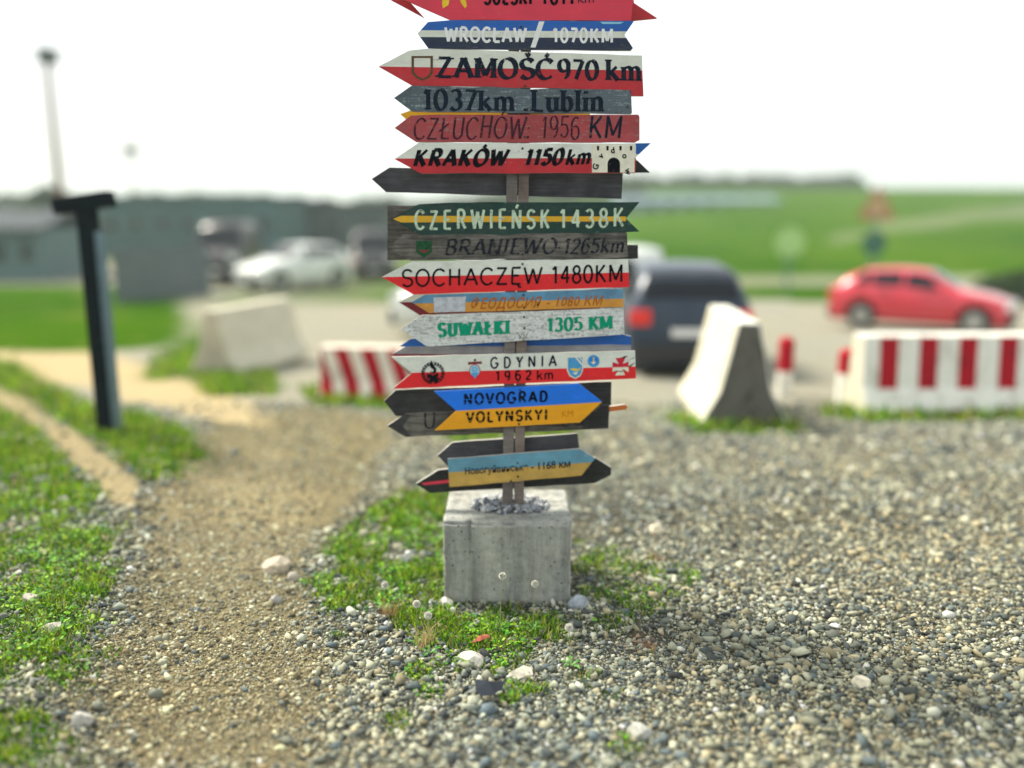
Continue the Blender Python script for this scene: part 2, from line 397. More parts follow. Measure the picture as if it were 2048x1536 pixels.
def rock(name, px, py, wpx, hpx, tone, label, seed, pt=None, r=None):
    """one larger stone, chipped"""
    p = ground_pt(px, py) if pt is None else pt
    dist = math.hypot(p[1], CH - p[2]); s = F / dist
    bm = bmesh.new(); bmesh.ops.create_icosphere(bm, subdivisions=2, radius=1); g = random.Random(seed)
    for v in bm.verts:
        k = 1 + g.uniform(-.13, .13); v.co = v.co * k
    for _ in range(5):                                   # a few flat broken faces
        nrm = Vector((g.uniform(-1, 1), g.uniform(-1, 1), g.uniform(-.2, 1))).normalized()
        bmesh.ops.bisect_plane(bm, geom=bm.verts[:] + bm.edges[:] + bm.faces[:], plane_co=nrm * g.uniform(.62, .85), plane_no=nrm, clear_outer=True)
        ed = [e for e in bm.edges if e.is_boundary]
        if ed: bmesh.ops.holes_fill(bm, edges=ed)
    w = wpx / s / 2; h = hpx / s / 1.7
    for v in bm.verts: v.co = Vector((v.co.x * w, v.co.y * w * .75, v.co.z * h))
    o = bm_obj(name, bm, plain('rock_' + str(seed), tone, .85, var=.3, scale=60, bumpy=.004), label=label, category='stone')
    o.location = (p[0], p[1], p[2] + h * .35); o.rotation_euler = (0, 0, g.uniform(-.5, .5)); return o
rock('stone', 553, 1140, 62, 34, (.50, .43, .33), 'tan flat stone on the bare footpath left of the grass patch', 1)
rock('stone', 588, 1160, 26, 22, (.42, .38, .32), 'small round stone touching the tan flat stone on the footpath', 2)
rock('stone', 553, 1205, 24, 22, (.40, .38, .35), 'small grey stone on the footpath just below the tan flat one', 3)
rock('stone', 1155, 1213, 42, 30, (.36, .40, .44), 'blue grey broken stone at the front right corner of the concrete block', 4)
rock('stone', 940, 1325, 60, 26, (.46, .44, .38), 'long pale slab of stone below the grass in front of the block', 5)
rock('stone', 1042, 1350, 50, 20, (.62, .58, .48), 'cream flat stone in the gravel below the grass patch', 6)
rock('stone', 165, 1448, 42, 34, (.48, .46, .42), 'pale angular stone at the bottom left edge of the path', 7)
rock('stone', 1278, 1472, 48, 32, (.45, .45, .40), 'light grey lump of stone in the gravel at lower right', 8)
rock('stone', 1312, 1066, 36, 24, (.70, .62, .45), 'cream stone in the gravel right of the concrete block', 9)
rock('stone', 60, 1205, 34, 26, (.46, .42, .34), 'pale stone lying in the grass of the left bank', 10)
rock('stone', 105, 1265, 40, 26, (.50, .47, .40), 'whitish stone in the left bank, lower of the two', 11)
rock('stone', 893, 1213, 30, 26, (.62, .60, .52), 'white stone at the front left corner of the concrete block', 12)
rock('stone', 813, 1128, 30, 34, (.60, .60, .58), 'white upright stone in the grass left of the concrete block', 13)
rock('stone', 1722, 1372, 40, 26, (.72, .66, .50), 'large cream stone in the gravel on the right', 14)

# ------------------------------------------------------------------ grass
def blades(x, y, z, h, col, seed=0, lean=.6, wid=.0035):
    g = np.random.default_rng(seed); n = len(x); a = g.uniform(0, 6.28, n); la = g.uniform(0, 6.28, n); l = g.uniform(.1, lean, n) * h
    w = wid * g.uniform(.6, 1.4, n)
    dx, dy = np.cos(a) * w, np.sin(a) * w; lx, ly = np.cos(la) * l, np.sin(la) * l
    B = np.stack([x, y, z - .005], 1)
    P = np.stack([B + np.stack([dx, dy, 0 * x], 1), B - np.stack([dx, dy, 0 * x], 1),
                  B + np.stack([lx * .4 + dx * .8, ly * .4 + dy * .8, h * .6], 1), B + np.stack([lx * .4 - dx * .8, ly * .4 - dy * .8, h * .6], 1),
                  B + np.stack([lx * 1.1, ly * 1.1, h * .95], 1)], 1)
    Fc = np.array([[0, 1, 3], [0, 3, 2], [2, 3, 4]])[None] + (np.arange(n) * 5)[:, None, None]
    return P.reshape(-1, 3), Fc.reshape(-1, 3), np.repeat(col, 5, 0)
GP = np.array([(.07, .19, .004), (.16, .34, .005), (.30, .48, .008), (.02, .07, .003), (.36, .44, .02), (.06, .22, .008), (.12, .13, .02)]) * 1.15
bx, by, bh, bw = [], [], [], []
for n_per, a, c_, h0, w0 in ((17000, 2.15, 3.6, .025, .0024), (12000, 3.6, 4.8, .028, .0028), (5500, 4.8, 7.5, .035, .005), (900, 7.5, 14, .07, .012)):
    x, y = scatter(n_per, a, c_, .8 if y0 is None else .8) if False else scatter(n_per, a, c_, .8)
    g_, _, _, _ = masks(x, y)
    clump = vnoise(x, y, .09, 55, 2)
    k = (rng.uniform(.15, 1, len(x)) < g_) & ((clump > .38) | (rng.uniform(0, 1, len(x)) < .25)) & ~((np.abs(x + .03) < .31) & (y > 3.74) & (y < 4.24))
    x, y, clump = x[k], y[k], clump[k]
    bx.append(x); by.append(y); bh.append(h0 * rng.uniform(.4, 1.9, len(x)) * (.35 + 1.3 * clump)); bw.append(np.full(len(x), w0))
bx, by, bh, bw = map(np.concatenate, (bx, by, bh, bw))
gc = GP[rng.integers(0, len(GP), len(bx))] * rng.uniform(.7, 1.25, (len(bx), 1)); dry = rng.uniform(0, 1, len(bx)) < .07; gc[dry] = (.42, .36, .15)
m, nt_, b, L = newmat('leaf_colours')
vc = N(nt_, 'ShaderNodeVertexColor', layer_name='tone'); L(vc.outputs[0], b.inputs['Base Color']); b.inputs['Roughness'].default_value = .6
tr = N(nt_, 'ShaderNodeBsdfTranslucent'); L(vc.outputs[0], tr.inputs[0]); mx = N(nt_, 'ShaderNodeMixShader'); mx.inputs[0].default_value = .35
L(b.outputs[0], mx.inputs[1]); L(tr.outputs[0], mx.inputs[2]); L(mx.outputs[0], nt_.nodes['Material Output'].inputs[0])
M_LEAF = m
Vv, Fc, Cc = blades(bx, by, terrain(bx, by), bh, gc, 5, .9, bw)
# small clover and dandelion leaves: tilted diamonds
x, y = scatter(4800, 2.15, 5.2, .8); g_, _, _, _ = masks(x, y); k = (rng.uniform(.25, 1, len(x)) < g_) & (vnoise(x, y, .14, 66, 2) > .47) & ~((np.abs(x + .03) < .31) & (y > 3.74) & (y < 4.24)); x, y = x[k], y[k]; n = len(x)
a = rng.uniform(0, 6.28, n); l = rng.uniform(.008, .024, n); h = rng.uniform(.004, .03, n); up = rng.uniform(-.2, .7, n) * l
B = np.stack([x, y, terrain(x, y) + h], 1); dv = np.stack([np.cos(a) * l, np.sin(a) * l, up], 1); sv = np.stack([-np.sin(a) * l * .42, np.cos(a) * l * .42, up * .3], 1)
P = np.stack([B, B + dv * .55 + sv, B + dv, B + dv * .55 - sv], 1).reshape(-1, 3)
F2 = (np.array([[0, 1, 2], [0, 2, 3]])[None] + (np.arange(n) * 4)[:, None, None]).reshape(-1, 3) + len(Vv)
lc = GP[rng.integers(0, len(GP), n)] * rng.uniform(.8, 1.3, (n, 1)) * np.array([.8, 1.05, 1.1])
np_obj('grass', np.concatenate([Vv, P]), np.concatenate([Fc, F2]), M_LEAF, colors={'tone': np.concatenate([Cc, np.repeat(lc, 4, 0)])}, kind='stuff', label='short green grass and clover growing through the gravel')

# ------------------------------------------------------------------ dandelions, dry tuft and litter
M_STEM = plain('dandelion_stem', (.30, .32, .12), .6); M_SEED = plain('dandelion_fluff', (.80, .79, .70), .9)
def dandelion(px, py, gpx, gpy, label, seed):
    p = ground_pt(gpx, gpy); d = ray(px, py); t = p[1] / d[1]; top = np.array([d[0] * t, p[1], CH + d[2] * t])
    r = empty('dandelion_clock', p, label=label, category='dandelion', group='dandelion clocks around the concrete block')
    top = Vector(top - p); bm = bmesh.new(); q = Vector((top.x * .3, .004, top.z * .55))
    bm_cyl(bm, (0, 0, -.01), q, .0016, .0014, 6); bm_cyl(bm, q, top, .0014, .0012, 6); bm_obj('stem', bm, M_STEM, r)
    g = np.random.default_rng(seed); n = 520; dv = g.normal(size=(n, 3)); dv /= np.linalg.norm(dv, axis=1)[:, None]
    sv = np.cross(dv, g.normal(size=(n, 3))); sv /= np.linalg.norm(sv, axis=1)[:, None]; R0 = .0165
    T = np.array(top[:]); A = T + dv * R0 * .2; Bp = T + dv * R0 * g.uniform(.85, 1.05, (n, 1))
    P = np.stack([A, Bp + sv * .0042, Bp - sv * .0042], 1).reshape(-1, 3)
    np_obj('seed_head', P, np.arange(n * 3).reshape(-1, 3), M_SEED, r)
    bm = bmesh.new(); bmesh.ops.create_icosphere(bm, subdivisions=2, radius=.0125, matrix=Matrix.Translation(top)); bm_obj('seed_core', bm, M_SEED, r, smooth=True)
    for k in range(5):
        bm = bmesh.new(); an = k * 1.3 + seed; l = .05 + .012 * (k % 2); c_, s_ = math.cos(an), math.sin(an)
        pts = [(0, 0), (.3, .12), (.38, .06), (.62, .2), (.68, .1), (1, 0), (.68, -.1), (.62, -.2), (.38, -.06), (.3, -.12)]
        bm.faces.new([bm.verts.new(((u * c_ - v * s_) * l, (u * s_ + v * c_) * l, .008 + .018 * math.sin(u * 2.4))) for u, v in pts])
        bm_obj('leaf', bm, M_DLEAF, r)
M_DLEAF = plain('dandelion_leaf', (.08, .26, .03), .55)
dandelion(770, 1170, 768, 1222, 'dandelion clock on a tall stem, farthest left in the grass', 1)
dandelion(833, 1208, 835, 1290, 'dandelion clock on a straight pale stem above the dry grass tuft', 2)
dandelion(856, 1231, 860, 1310, 'dandelion clock leaning over the dry straw tuft', 3)
dandelion(1138, 1255, 1142, 1335, 'dandelion clock in the gravel below the block front right corner', 4)
dandelion(1005, 1152, 1000, 1262, 'dandelion clock in front of the middle of the concrete block', 5)
dandelion(1070, 1168, 1066, 1262, 'dandelion clock in front of the right half of the concrete block', 6)
def tuft(px, py, n, hgt, spread, cols_, label, cat, seed, nm):
    p = ground_pt(px, py); g = np.random.default_rng(seed)
    x = g.normal(0, spread * .3, n); y = g.normal(0, spread * .3, n)
    c_ = np.array(cols_)[g.integers(0, len(cols_), n)]
    Vv, Fc, Cc = blades(x, y, np.zeros(n), hgt * g.uniform(.5, 1.3, n), c_, seed, 1.1, .0016)
    o = np_obj(nm, Vv, Fc, M_LEAF, colors={'tone': Cc}, label=label, category=cat); o.location = p
tuft(852, 1292, 90, .10, .10, [(.50, .38, .16), (.42, .30, .12), (.55, .45, .22)], 'tuft of dry straw coloured grass in front of the block', 'grass tuft', 1, 'dry_grass_tuft')
tuft(778, 1232, 60, .08, .07, [(.32, .16, .09), (.42, .28, .12)], 'tuft of brown dead stalks left of the straw tuft', 'grass tuft', 2, 'dry_grass_tuft')
tuft(1288, 1292, 80, .035, .14, [(.42, .14, .06), (.50, .24, .12)], 'low rust red weed in the gravel right of the block', 'weed', 3, 'red_weed')
tuft(1312, 1120, 60, .03, .10, [(.45, .18, .09), (.50, .28, .15)], 'small faded red weed behind the rust red one', 'weed', 4, 'red_weed')
def scrap(px, py, pts, col, label, nm, cat, seed, lift=.02):
    p = ground_pt(px, py); bm = bmesh.new(); g = random.Random(seed)
    vs = [bm.verts.new((a, b, lift * .3 + g.uniform(0, lift))) for a, b in pts]
    c_ = bm.verts.new((0, 0, lift * 1.6))
    for i in range(len(vs)): bm.faces.new((vs[i], vs[(i + 1) % len(vs)], c_))
    bm.normal_update(); bmesh.ops.solidify(bm, geom=bm.faces[:], thickness=.0015)
    o = bm_obj(nm, bm, plain(nm + '_m', col, .95, var=.25), label=label, category=cat); o.location = (p[0], p[1], p[2] + .012)
scrap(978, 1400, [(-.055, .035), (-.02, .028), (0, .045), (.03, .035), (.06, .03), (.05, -.015), (.02, -.05), (-.03, -.04), (-.05, -.01)], (.012, .018, .028), 'crumpled dark plastic scrap lying on the gravel', 'plastic_scrap', 'litter', 2, .04)
scrap(962, 1290, [(-.04, -.025), (-.01, .02), (.03, .045), (.04, .01), (.0, -.02)], (.42, .11, .07), 'dead red brown leaf in the grass before the block', 'dead_leaf', 'leaf', 3)

# ------------------------------------------------------------------ concrete block
BX, BW, BY0, BY1, BH = -.022, .60, 3.752, 4.232, .413
m, nt_, b, L = newmat('cast_concrete')
oc = objcoord(nt_); st = objcoord(nt_, (14, 14, 1.2))
ns = noise(nt_, st, 1.1, 4, .6); nf = noise(nt_, oc, 60, 6, .75); nl = noise(nt_, oc, 5, 4, .6); vo = N(nt_, 'ShaderNodeTexVoronoi'); vo.inputs['Scale'].default_value = 38; L(oc, vo.inputs['Vector'])
c = mixc(nt_, ramp(nt_, ns, .35, .68), (.17, .17, .15), (.52, .52, .45)); c = mixc(nt_, ramp(nt_, nl, .3, .75), c, mixc(nt_, .55, c, (.33, .37, .36)))
c = mixc(nt_, ramp(nt_, nf, .35, .8), mixc(nt_, .75, (.12, .115, .10), c), mixc(nt_, .8, (.5, .49, .44), c))
pit = N(nt_, 'ShaderNodeMath', operation='LESS_THAN'); L(vo.outputs['Distance'], pit.inputs[0]); pit.inputs[1].default_value = .17
pr = N(nt_, 'ShaderNodeMath', operation='MULTIPLY'); L(pit.outputs[0], pr.inputs[0]); L(ramp(nt_, nl, .45, .6), pr.inputs[1])
c = mixc(nt_, pr.outputs[0], c, (.035, .032, .028))
blot = noise(nt_, objcoord(nt_, (1.5, 1.5, .8)), 9, 5, .75); c = mixc(nt_, ramp(nt_, blot, .52, .72), c, mixc(nt_, .5, c, (.09, .085, .075)))
L(c, b.inputs['Base Color']); b.inputs['Roughness'].default_value = .92; bump(nt_, b, nf, .6, .004)
M_CONC = m
bm = bmesh.new(); bmesh.ops.create_cube(bm, size=1)
bmesh.ops.subdivide_edges(bm, edges=bm.edges[:], cuts=47, use_grid_fill=True)
for v in bm.verts:
    u, d, h = v.co.x, v.co.y, v.co.z + .5
    x, y, z = u * BW, d * (BY1 - BY0), h * BH
    front = max(0, 1 - abs(d + .5) / .04)
    g1 = math.exp(-((u + .262 + .03 * h) / .017) ** 2) * (.010 + .022 * h ** 3) + .006 * (u < -.262 - .03 * h)      # vertical crease in the front face
    y += g1 * max(0, 1 - (d + .5) / .35)
    nn = float(vnoise(x * 1.0 + y * .37, z, .03, 2, 3)); n2 = float(vnoise(x, y + z, .012, 8, 2))
    k = (nn - .5) * .007 + (n2 - .5) * .006
    if abs(abs(u) - .5) < 1e-4: x += k * math.copysign(1, u)
    if d + .5 < 1e-4: y -= k
    if h > .999: z += k * .7
    # broken top front edge and worn vertical edges
    e = max(0, 1 - (d + .5) / .03) * max(0, 1 - (1 - h) / .03)
    if e > 0:
        c_ = float(vnoise(x, 0, .05, 17, 3)); amt = e * max(0, (c_ - .3)) * .07; z -= amt * .8; y += amt * .8
        if -.40 < u < -.12: z -= e * .012 * (1 - abs(u + .26) / .14)
    for sgn in (-1, 1):
        e2 = max(0, 1 - abs(u - sgn * .5) / .03) * max(0, 1 - (d + .5) / .03)
        if e2 > 0: c_ = float(vnoise(z, sgn, .03, 27, 3)); x -= sgn * e2 * (.004 + .012 * max(0, c_ - .4)); y += e2 * .006
    v.co = (x, y, z)
blk = bm_obj('concrete_block', bm, M_CONC, smooth=True, label='grey cast concrete block with a creased front holding the signpost', category='block')
blk.location = (BX, (BY0 + BY1) / 2, float(terrain(BX, 3.9)) - .012)
BTOP = blk.location.z + BH
n = 420; a = rng.uniform(0, 6.28, n); r = np.sqrt(rng.uniform(0, 1, n)); hx = np.cos(a) * r * .185 + .01; hy = np.sin(a) * r * .115 - .005
hz = .035 * (1 - r ** 1.5) + rng.uniform(-.004, .006, n); hr = np.exp(rng.normal(math.log(.0125), .3, n))
cols = np.array([(.34, .36, .38), (.24, .26, .29), (.45, .46, .46), (.60, .60, .58), (.14, .155, .18), (.30, .33, .37)])[rng.integers(0, 6, n)] * 1.4
Vv, Fc, Cc = stones(hx + BX, hy + 3.985, hz + BTOP, hr, cols, 9, (.6, 1.0), .4)
np_obj('gravel_heap', Vv, Fc, M_STONE, colors={'tone': Cc}, kind='stuff', label='heap of grey gravel packed round the foot of the post on the block')
# ------------------------------------------------------------------ signpost
YF, YB, YPOST = 3.882, 3.953, 3.925
sign_root = empty('signpost', (float(ray(1026, 1000)[0] / ray(1026, 1000)[1] * YPOST), YPOST, BTOP), label='tall grey wooden post crowded with painted arrow boards set in a concrete block', category='signpost')
SR = Vector(sign_root.location)
def pxy(px, py, Y, yaw=0.0):
    d = ray(px, py); ty = math.tan(yaw); t = (Y - ty * SR.x) / (d[1] - ty * d[0]); return Vector((d[0] * t, d[1] * t, CH + d[2] * t))

def to_loc(o, Y, yaw, p):
    w = pxy(p[0], p[1], Y, yaw); return o['_M'] @ w if False else (LM[o.name] @ w)
LM = {}
def rough_outline(pts, g, amp):
    out = []
    for i, p in enumerate(pts):
        q = pts[(i + 1) % len(pts)]; l = math.hypot(q[0] - p[0], q[1] - p[1]); k = max(1, int(l / 38)); out.append(p)
        nx_, ny_ = -(q[1] - p[1]) / max(l, 1e-6), (q[0] - p[0]) / max(l, 1e-6)
        for j in range(1, k):
            f = j / k; a = g.gauss(0, amp); out.append((p[0] + (q[0] - p[0]) * f + nx_ * a, p[1] + (q[1] - p[1]) * f + ny_ * a))
    return out
nboard = [0]
def board(pts, Y, mats, lines=(), th=.018, yaw=0.0, label='', amp=.45, side=None):
    nboard[0] += 1; g = random.Random(nboard[0] * 7); yaw = R(yaw)
    cx = sum(p[0] for p in pts) / len(pts); cy = sum(p[1] for p in pts) / len(pts); c0 = pxy(cx, cy, Y, yaw)
    Mw = Matrix.Translation(c0) @ Matrix.Rotation(yaw, 4, 'Z'); inv = Mw.inverted()
    L2 = lambda p: inv @ pxy(p[0], p[1], Y, yaw)
    bm = bmesh.new(); bm.faces.new([bm.verts.new(L2(p)) for p in rough_outline(pts, g, amp)])
    for v in bm.verts: v.co.y = 0
    bm.normal_update()
    cuts = [(L2(a), L2(b_)) for a, b_ in lines]
    nrm = []
    for a, b_ in cuts:
        n_ = Vector((-(b_ - a).z, 0, (b_ - a).x)).normalized()        # points up
        if n_.z < 0: n_ = -n_
        nrm.append(n_); bmesh.ops.bisect_plane(bm, geom=bm.verts[:] + bm.edges[:] + bm.faces[:], plane_co=a, plane_no=n_)
    bm.normal_update(); bmesh.ops.triangulate(bm, faces=bm.faces[:])
    for f in bm.faces:
        c_ = f.calc_center_median(); f.material_index = sum(1 for (a, _), n_ in zip(cuts, nrm) if (c_ - a).dot(n_) < 0)
        f.normal_update()
        if f.normal.y > 0: f.normal_flip()
    front = bm.faces[:]; bmap = {v: bm.verts.new(v.co + Vector((0, th, 0))) for v in bm.verts[:]}
    bnd = [e for e in bm.edges if len(e.link_faces) == 1 and e.link_faces[0] in front]
    si = len(mats)
    for f in front:
        nf_ = bm.faces.new([bmap[v] for v in reversed(f.verts)]); nf_.material_index = si
    for e in bnd:
        a, b_ = e.verts; f = e.link_faces[0]; vs = list(f.verts); i = vs.index(a)
        if vs[(i + 1) % len(vs)] is b_: a, b_ = b_, a
        nf_ = bm.faces.new([a, b_, bmap[b_], bmap[a]]); nf_.material_index = f.material_index if side == 'same' else si
    bmesh.ops.recalc_face_normals(bm, faces=bm.faces[:])
    o = bm_obj('sign_board', bm, list(mats) + [M_EDGE], sign_root, label=label)
    o.matrix_parent_inverse = Matrix.Identity(4); o.location = c0 - SR; o.rotation_euler = (0, 0, yaw)
    o_ = {'o': o, 'L': L2, 'k': 0}
    return o_

def child(bd, name, bm, mats):
    o = bm_obj(name, bm, mats, bd['o']); return o

def polys(bd, name, items, base=.0009):
    """flat printed shapes: items = [(points in picture px, material)]"""
    bm = bmesh.new(); mats = []
    for k, (pts, mt) in enumerate(items):
        if mt not in mats: mats.append(mt)
        vs = [bm.verts.new(Vector((p.x, -base - k * .00012, p.z))) for p in (bd['L'](q) for q in pts)]
        f = bm.faces.new(vs); f.material_index = mats.index(mt); f.normal_update()
        if f.normal.y > 0: f.normal_flip()
    bmesh.ops.triangulate(bm, faces=bm.faces[:])
    return child(bd, name, bm, mats)

def disc(cx, cy, rx, ry=None, n=20, a0=0, a1=360):
    ry = rx if ry is None else ry
    return [(cx + rx * math.cos(R(a0 + (a1 - a0) * i / n)), cy - ry * math.sin(R(a0 + (a1 - a0) * i / n))) for i in range(n)]

_fc = bpy.data.curves.new('letters', 'FONT'); _fo = bpy.data.objects.new('letters', _fc); COL.objects.link(_fo)
def font_mesh(txt, offset=0, spacing=1.0, wordsp=1.0):
    _fc.body = txt; _fc.offset = offset; _fc.space_character = spacing; _fc.space_word = wordsp; _fc.resolution_u = 4
    bpy.context.view_layer.update(); dg = bpy.context.evaluated_depsgraph_get()
    me = bpy.data.meshes.new_from_object(_fo.evaluated_get(dg)); bm = bmesh.new(); bm.from_mesh(me); bpy.data.meshes.remove(me); return bm

def lettering(bd, txt, p0, p1, cap, mat, offset=0, spacing=1.0, shear=0, wordsp=1.0, gaps=(), name='lettering', jitter=0, bold_shear=0):
    """sans lettering; p0, p1 = ends of the baseline in picture px, cap = cap height in px"""
    bm = font_mesh(txt, offset, spacing, wordsp)
    for (co, no, w_) in gaps:                                     # stencil bridges
        n_ = Vector((no[0], no[1], 0)).normalized(); cen = Vector((0, co, 0))
        for s_ in (-1, 1): bmesh.ops.bisect_plane(bm, geom=bm.verts[:] + bm.edges[:] + bm.faces[:], plane_co=cen + n_ * s_ * w_ / 2, plane_no=n_)
        dl = [f for f in bm.faces if abs((f.calc_center_median() - cen).dot(n_)) < w_ / 2 - 1e-5]
        bmesh.ops.delete(bm, geom=dl, context='FACES')
    x0 = min(v.co.x for v in bm.verts); x1 = max(v.co.x for v in bm.verts)
    A = bd['L'](p0); B = bd['L'](p1); up = bd['L']((p0[0], p0[1] - cap)) - A; dr = B - A
    for v in bm.verts:
        u = (v.co.x - x0) / (x1 - x0); h = v.co.y / .682
        j = jitter * math.sin(v.co.x * 3.1 + 1)
        q = A + dr * u + up * (h + j) + dr.normalized() * shear * h * up.length
        v.co = Vector((q.x, -.0009, q.z))
    for f in bm.faces:
        f.normal_update()
        if f.normal.y > 0: f.normal_flip()
    return child(bd, name, bm, mat)

def arc(cx, cy, rx, ry, a0, a1, n=10): return [(cx + rx * math.cos(R(a0 + (a1 - a0) * i / n)), cy + ry * math.sin(R(a0 + (a1 - a0) * i / n))) for i in range(n + 1)]
acc = lambda x: [[(x, 1.1), (x + .14, 1.3)]]
G = {
 'A': (.84, [[(.04, 0), (.42, 1)], [(.42, 1), (.8, 0)], [(.17, .34), (.67, .34)]]),
 'B': (.72, [[(.14, 0), (.14, 1)], [(.14, 1), (.38, 1)] + arc(.38, .76, .22, .24, 90, -90) + [(.14, .52)], [(.36, .52)] + arc(.38, .26, .28, .26, 90, -90) + [(.14, 0)]]),
 'C': (.78, [arc(.43, .5, .38, .5, 42, 318, 16)]),
 'E': (.68, [[(.14, 0), (.14, 1)], [(.14, .99), (.62, .99)], [(.14, .52), (.52, .52)], [(.14, .01), (.64, .01)]]),
 'H': (.82, [[(.14, 0), (.14, 1)], [(.68, 0), (.68, 1)], [(.14, .52), (.68, .52)]]),
 'I': (.32, [[(.16, 0), (.16, 1)]]),
 'K': (.80, [[(.14, 0), (.14, 1)], [(.66, 1), (.16, .42)], [(.3, .56), (.72, 0)]]),
 'L': (.66, [[(.14, 0), (.14, 1)], [(.14, .01), (.62, .01)]]),
 'Ł': (.66, [[(.14, 0), (.14, 1)], [(.14, .01), (.62, .01)], [(-.08, .34), (.50, .72)]]),
 'M': (1.0, [[(.12, 0), (.12, 1)], [(.12, 1), (.5, .12)], [(.5, .12), (.88, 1)], [(.88, 1), (.88, 0)]]),
 'N': (.84, [[(.12, 0), (.12, 1)], [(.12, 1), (.7, 0)], [(.7, 0), (.7, 1)]]),
 'O': (.88, [arc(.44, .5, .38, .5, 90, 450, 22)]),
 'R': (.78, [[(.14, 0), (.14, 1)], [(.14, 1), (.4, 1)] + arc(.4, .75, .24, .25, 90, -90) + [(.14, .5)], [(.36, .5), (.74, 0)]]),
 'S': (.68, [arc(.35, .75, .27, .25, 25, 270, 12) + arc(.35, .25, .29, .25, 85, -155, 12)]),
 'U': (.82, [[(.14, 1), (.14, .34)] + arc(.42, .32, .28, .32, 180, 360, 10) + [(.7, 1)]]),
 'W': (1.1, [[(.04, 1), (.3, 0)], [(.3, 0), (.54, .9)], [(.54, .9), (.8, 0)], [(.8, 0), (1.06, 1)]]),
 'Z': (.72, [[(.08, .98), (.64, .98)], [(.62, 1), (.08, 0)], [(.08, .02), (.68, .02)]]),
 'J': (.5, [[(.36, 1), (.36, .25)] + arc(.18, .22, .18, .22, 0, -150, 8)]),
 '0': (.66, [arc(.33, .5, .27, .5, 90, 450, 20)]),
 '1': (.44, [[(.06, .8), (.24, 1)], [(.26, 1), (.26, 0)]]),
 '2': (.64, [arc(.32, .72, .25, .28, 165, -30, 10) + [(.08, .02)], [(.08, .02), (.6, .02)]]),
 '3': (.62, [arc(.29, .76, .22, .24, 150, -90, 10), arc(.29, .27, .26, .27, 90, -150, 10)]),
 '4': (.66, [[(.46, 0), (.46, 1)], [(.46, 1), (.06, .3)], [(.06, .3), (.62, .3)]]),
 '5': (.62, [[(.56, .98), (.14, .98)], [(.14, 1), (.12, .56)] + arc(.3, .32, .26, .3, 110, -150, 12)]),
 '6': (.64, [[(.52, .94)] + arc(.36, .6, .28, .4, 75, 180, 8) + arc(.34, .3, .26, .3, 180, 520, 16)]),
 '7': (.60, [[(.06, .98), (.56, .98)], [(.56, .98), (.2, 0)]]),
 '8': (.64, [arc(.32, .76, .21, .23, -90, 270, 16), arc(.32, .27, .26, .27, 90, 450, 16)]),
 '9': (.64, [arc(.31, .69, .25, .31, 0, 340, 16), [(.56, .72)] + arc(.26, .42, .3, .42, 20, -75, 8)]),
 'k': (.66, [[(.12, 0), (.12, 1)], [(.54, .66), (.14, .3)], [(.26, .4), (.6, 0)]]),
 'm': (1.0, [[(.12, 0), (.12, .66)], [(.12, .5)] + arc(.31, .45, .19, .21, 160, 0, 6) + [(.5, 0)], [(.5, .5)] + arc(.69, .45, .19, .21, 160, 0, 6) + [(.88, 0)]]),
 'n': (.64, [[(.12, 0), (.12, .66)], [(.12, .5)] + arc(.32, .45, .2, .21, 160, 0, 6) + [(.52, 0)]]),
 'u': (.64, [[(.12, .66), (.12, .24)] + arc(.31, .2, .19, .2, 180, 350, 6), [(.52, .66), (.52, 0)]]),
 'b': (.64, [[(.12, 0), (.12, 1)], arc(.32, .33, .22, .33, 150, -150, 12)]),
 'l': (.28, [[(.13, 0), (.13, 1)]]), 'i': (.28, [[(.13, 0), (.13, .66)], [(.13, .84), (.13, .97)]]),
 'd': (.64, [[(.52, 0), (.52, 1)], arc(.32, .33, .22, .33, 30, 330, 12)]),
 '.': (.26, [[(.1, .0), (.1, .12)]]), ':': (.26, [[(.1, .05), (.1, .17)], [(.1, .5), (.1, .62)]]), '-': (.4, [[(.06, .4), (.34, .4)]]), ' ': (.42, []), '/': (.4, [[(0, -.2), (.4, 1.2)]]),
}
G['D'] = (.82, [[(.14, 0), (.14, 1)], [(.14, .99), (.34, .99)] + arc(.34, .5, .38, .49, 90, -90, 12) + [(.14, .01)]])
G['G'] = (.86, [arc(.43, .5, .38, .5, 42, 345, 16) + [(.8, .46)], [(.5, .46), (.82, .46)]])
G['Y'] = (.76, [[(.04, 1), (.38, .46)], [(.72, 1), (.38, .46)], [(.38, .46), (.38, 0)]])
G['V'] = (.78, [[(.04, 1), (.39, 0)], [(.39, 0), (.74, 1)]])
G['Ę'] = (.68, G['E'][1] + [[(.56, .0), (.50, -.10), (.58, -.19), (.68, -.17)]])
G['Ś'] = (G['S'][0], G['S'][1] + acc(.32)); G['Ć'] = (G['C'][0], G['C'][1] + acc(.4)); G['Ó'] = (G['O'][0], G['O'][1] + acc(.4)); G['Ń'] = (G['N'][0], G['N'][1] + acc(.36))
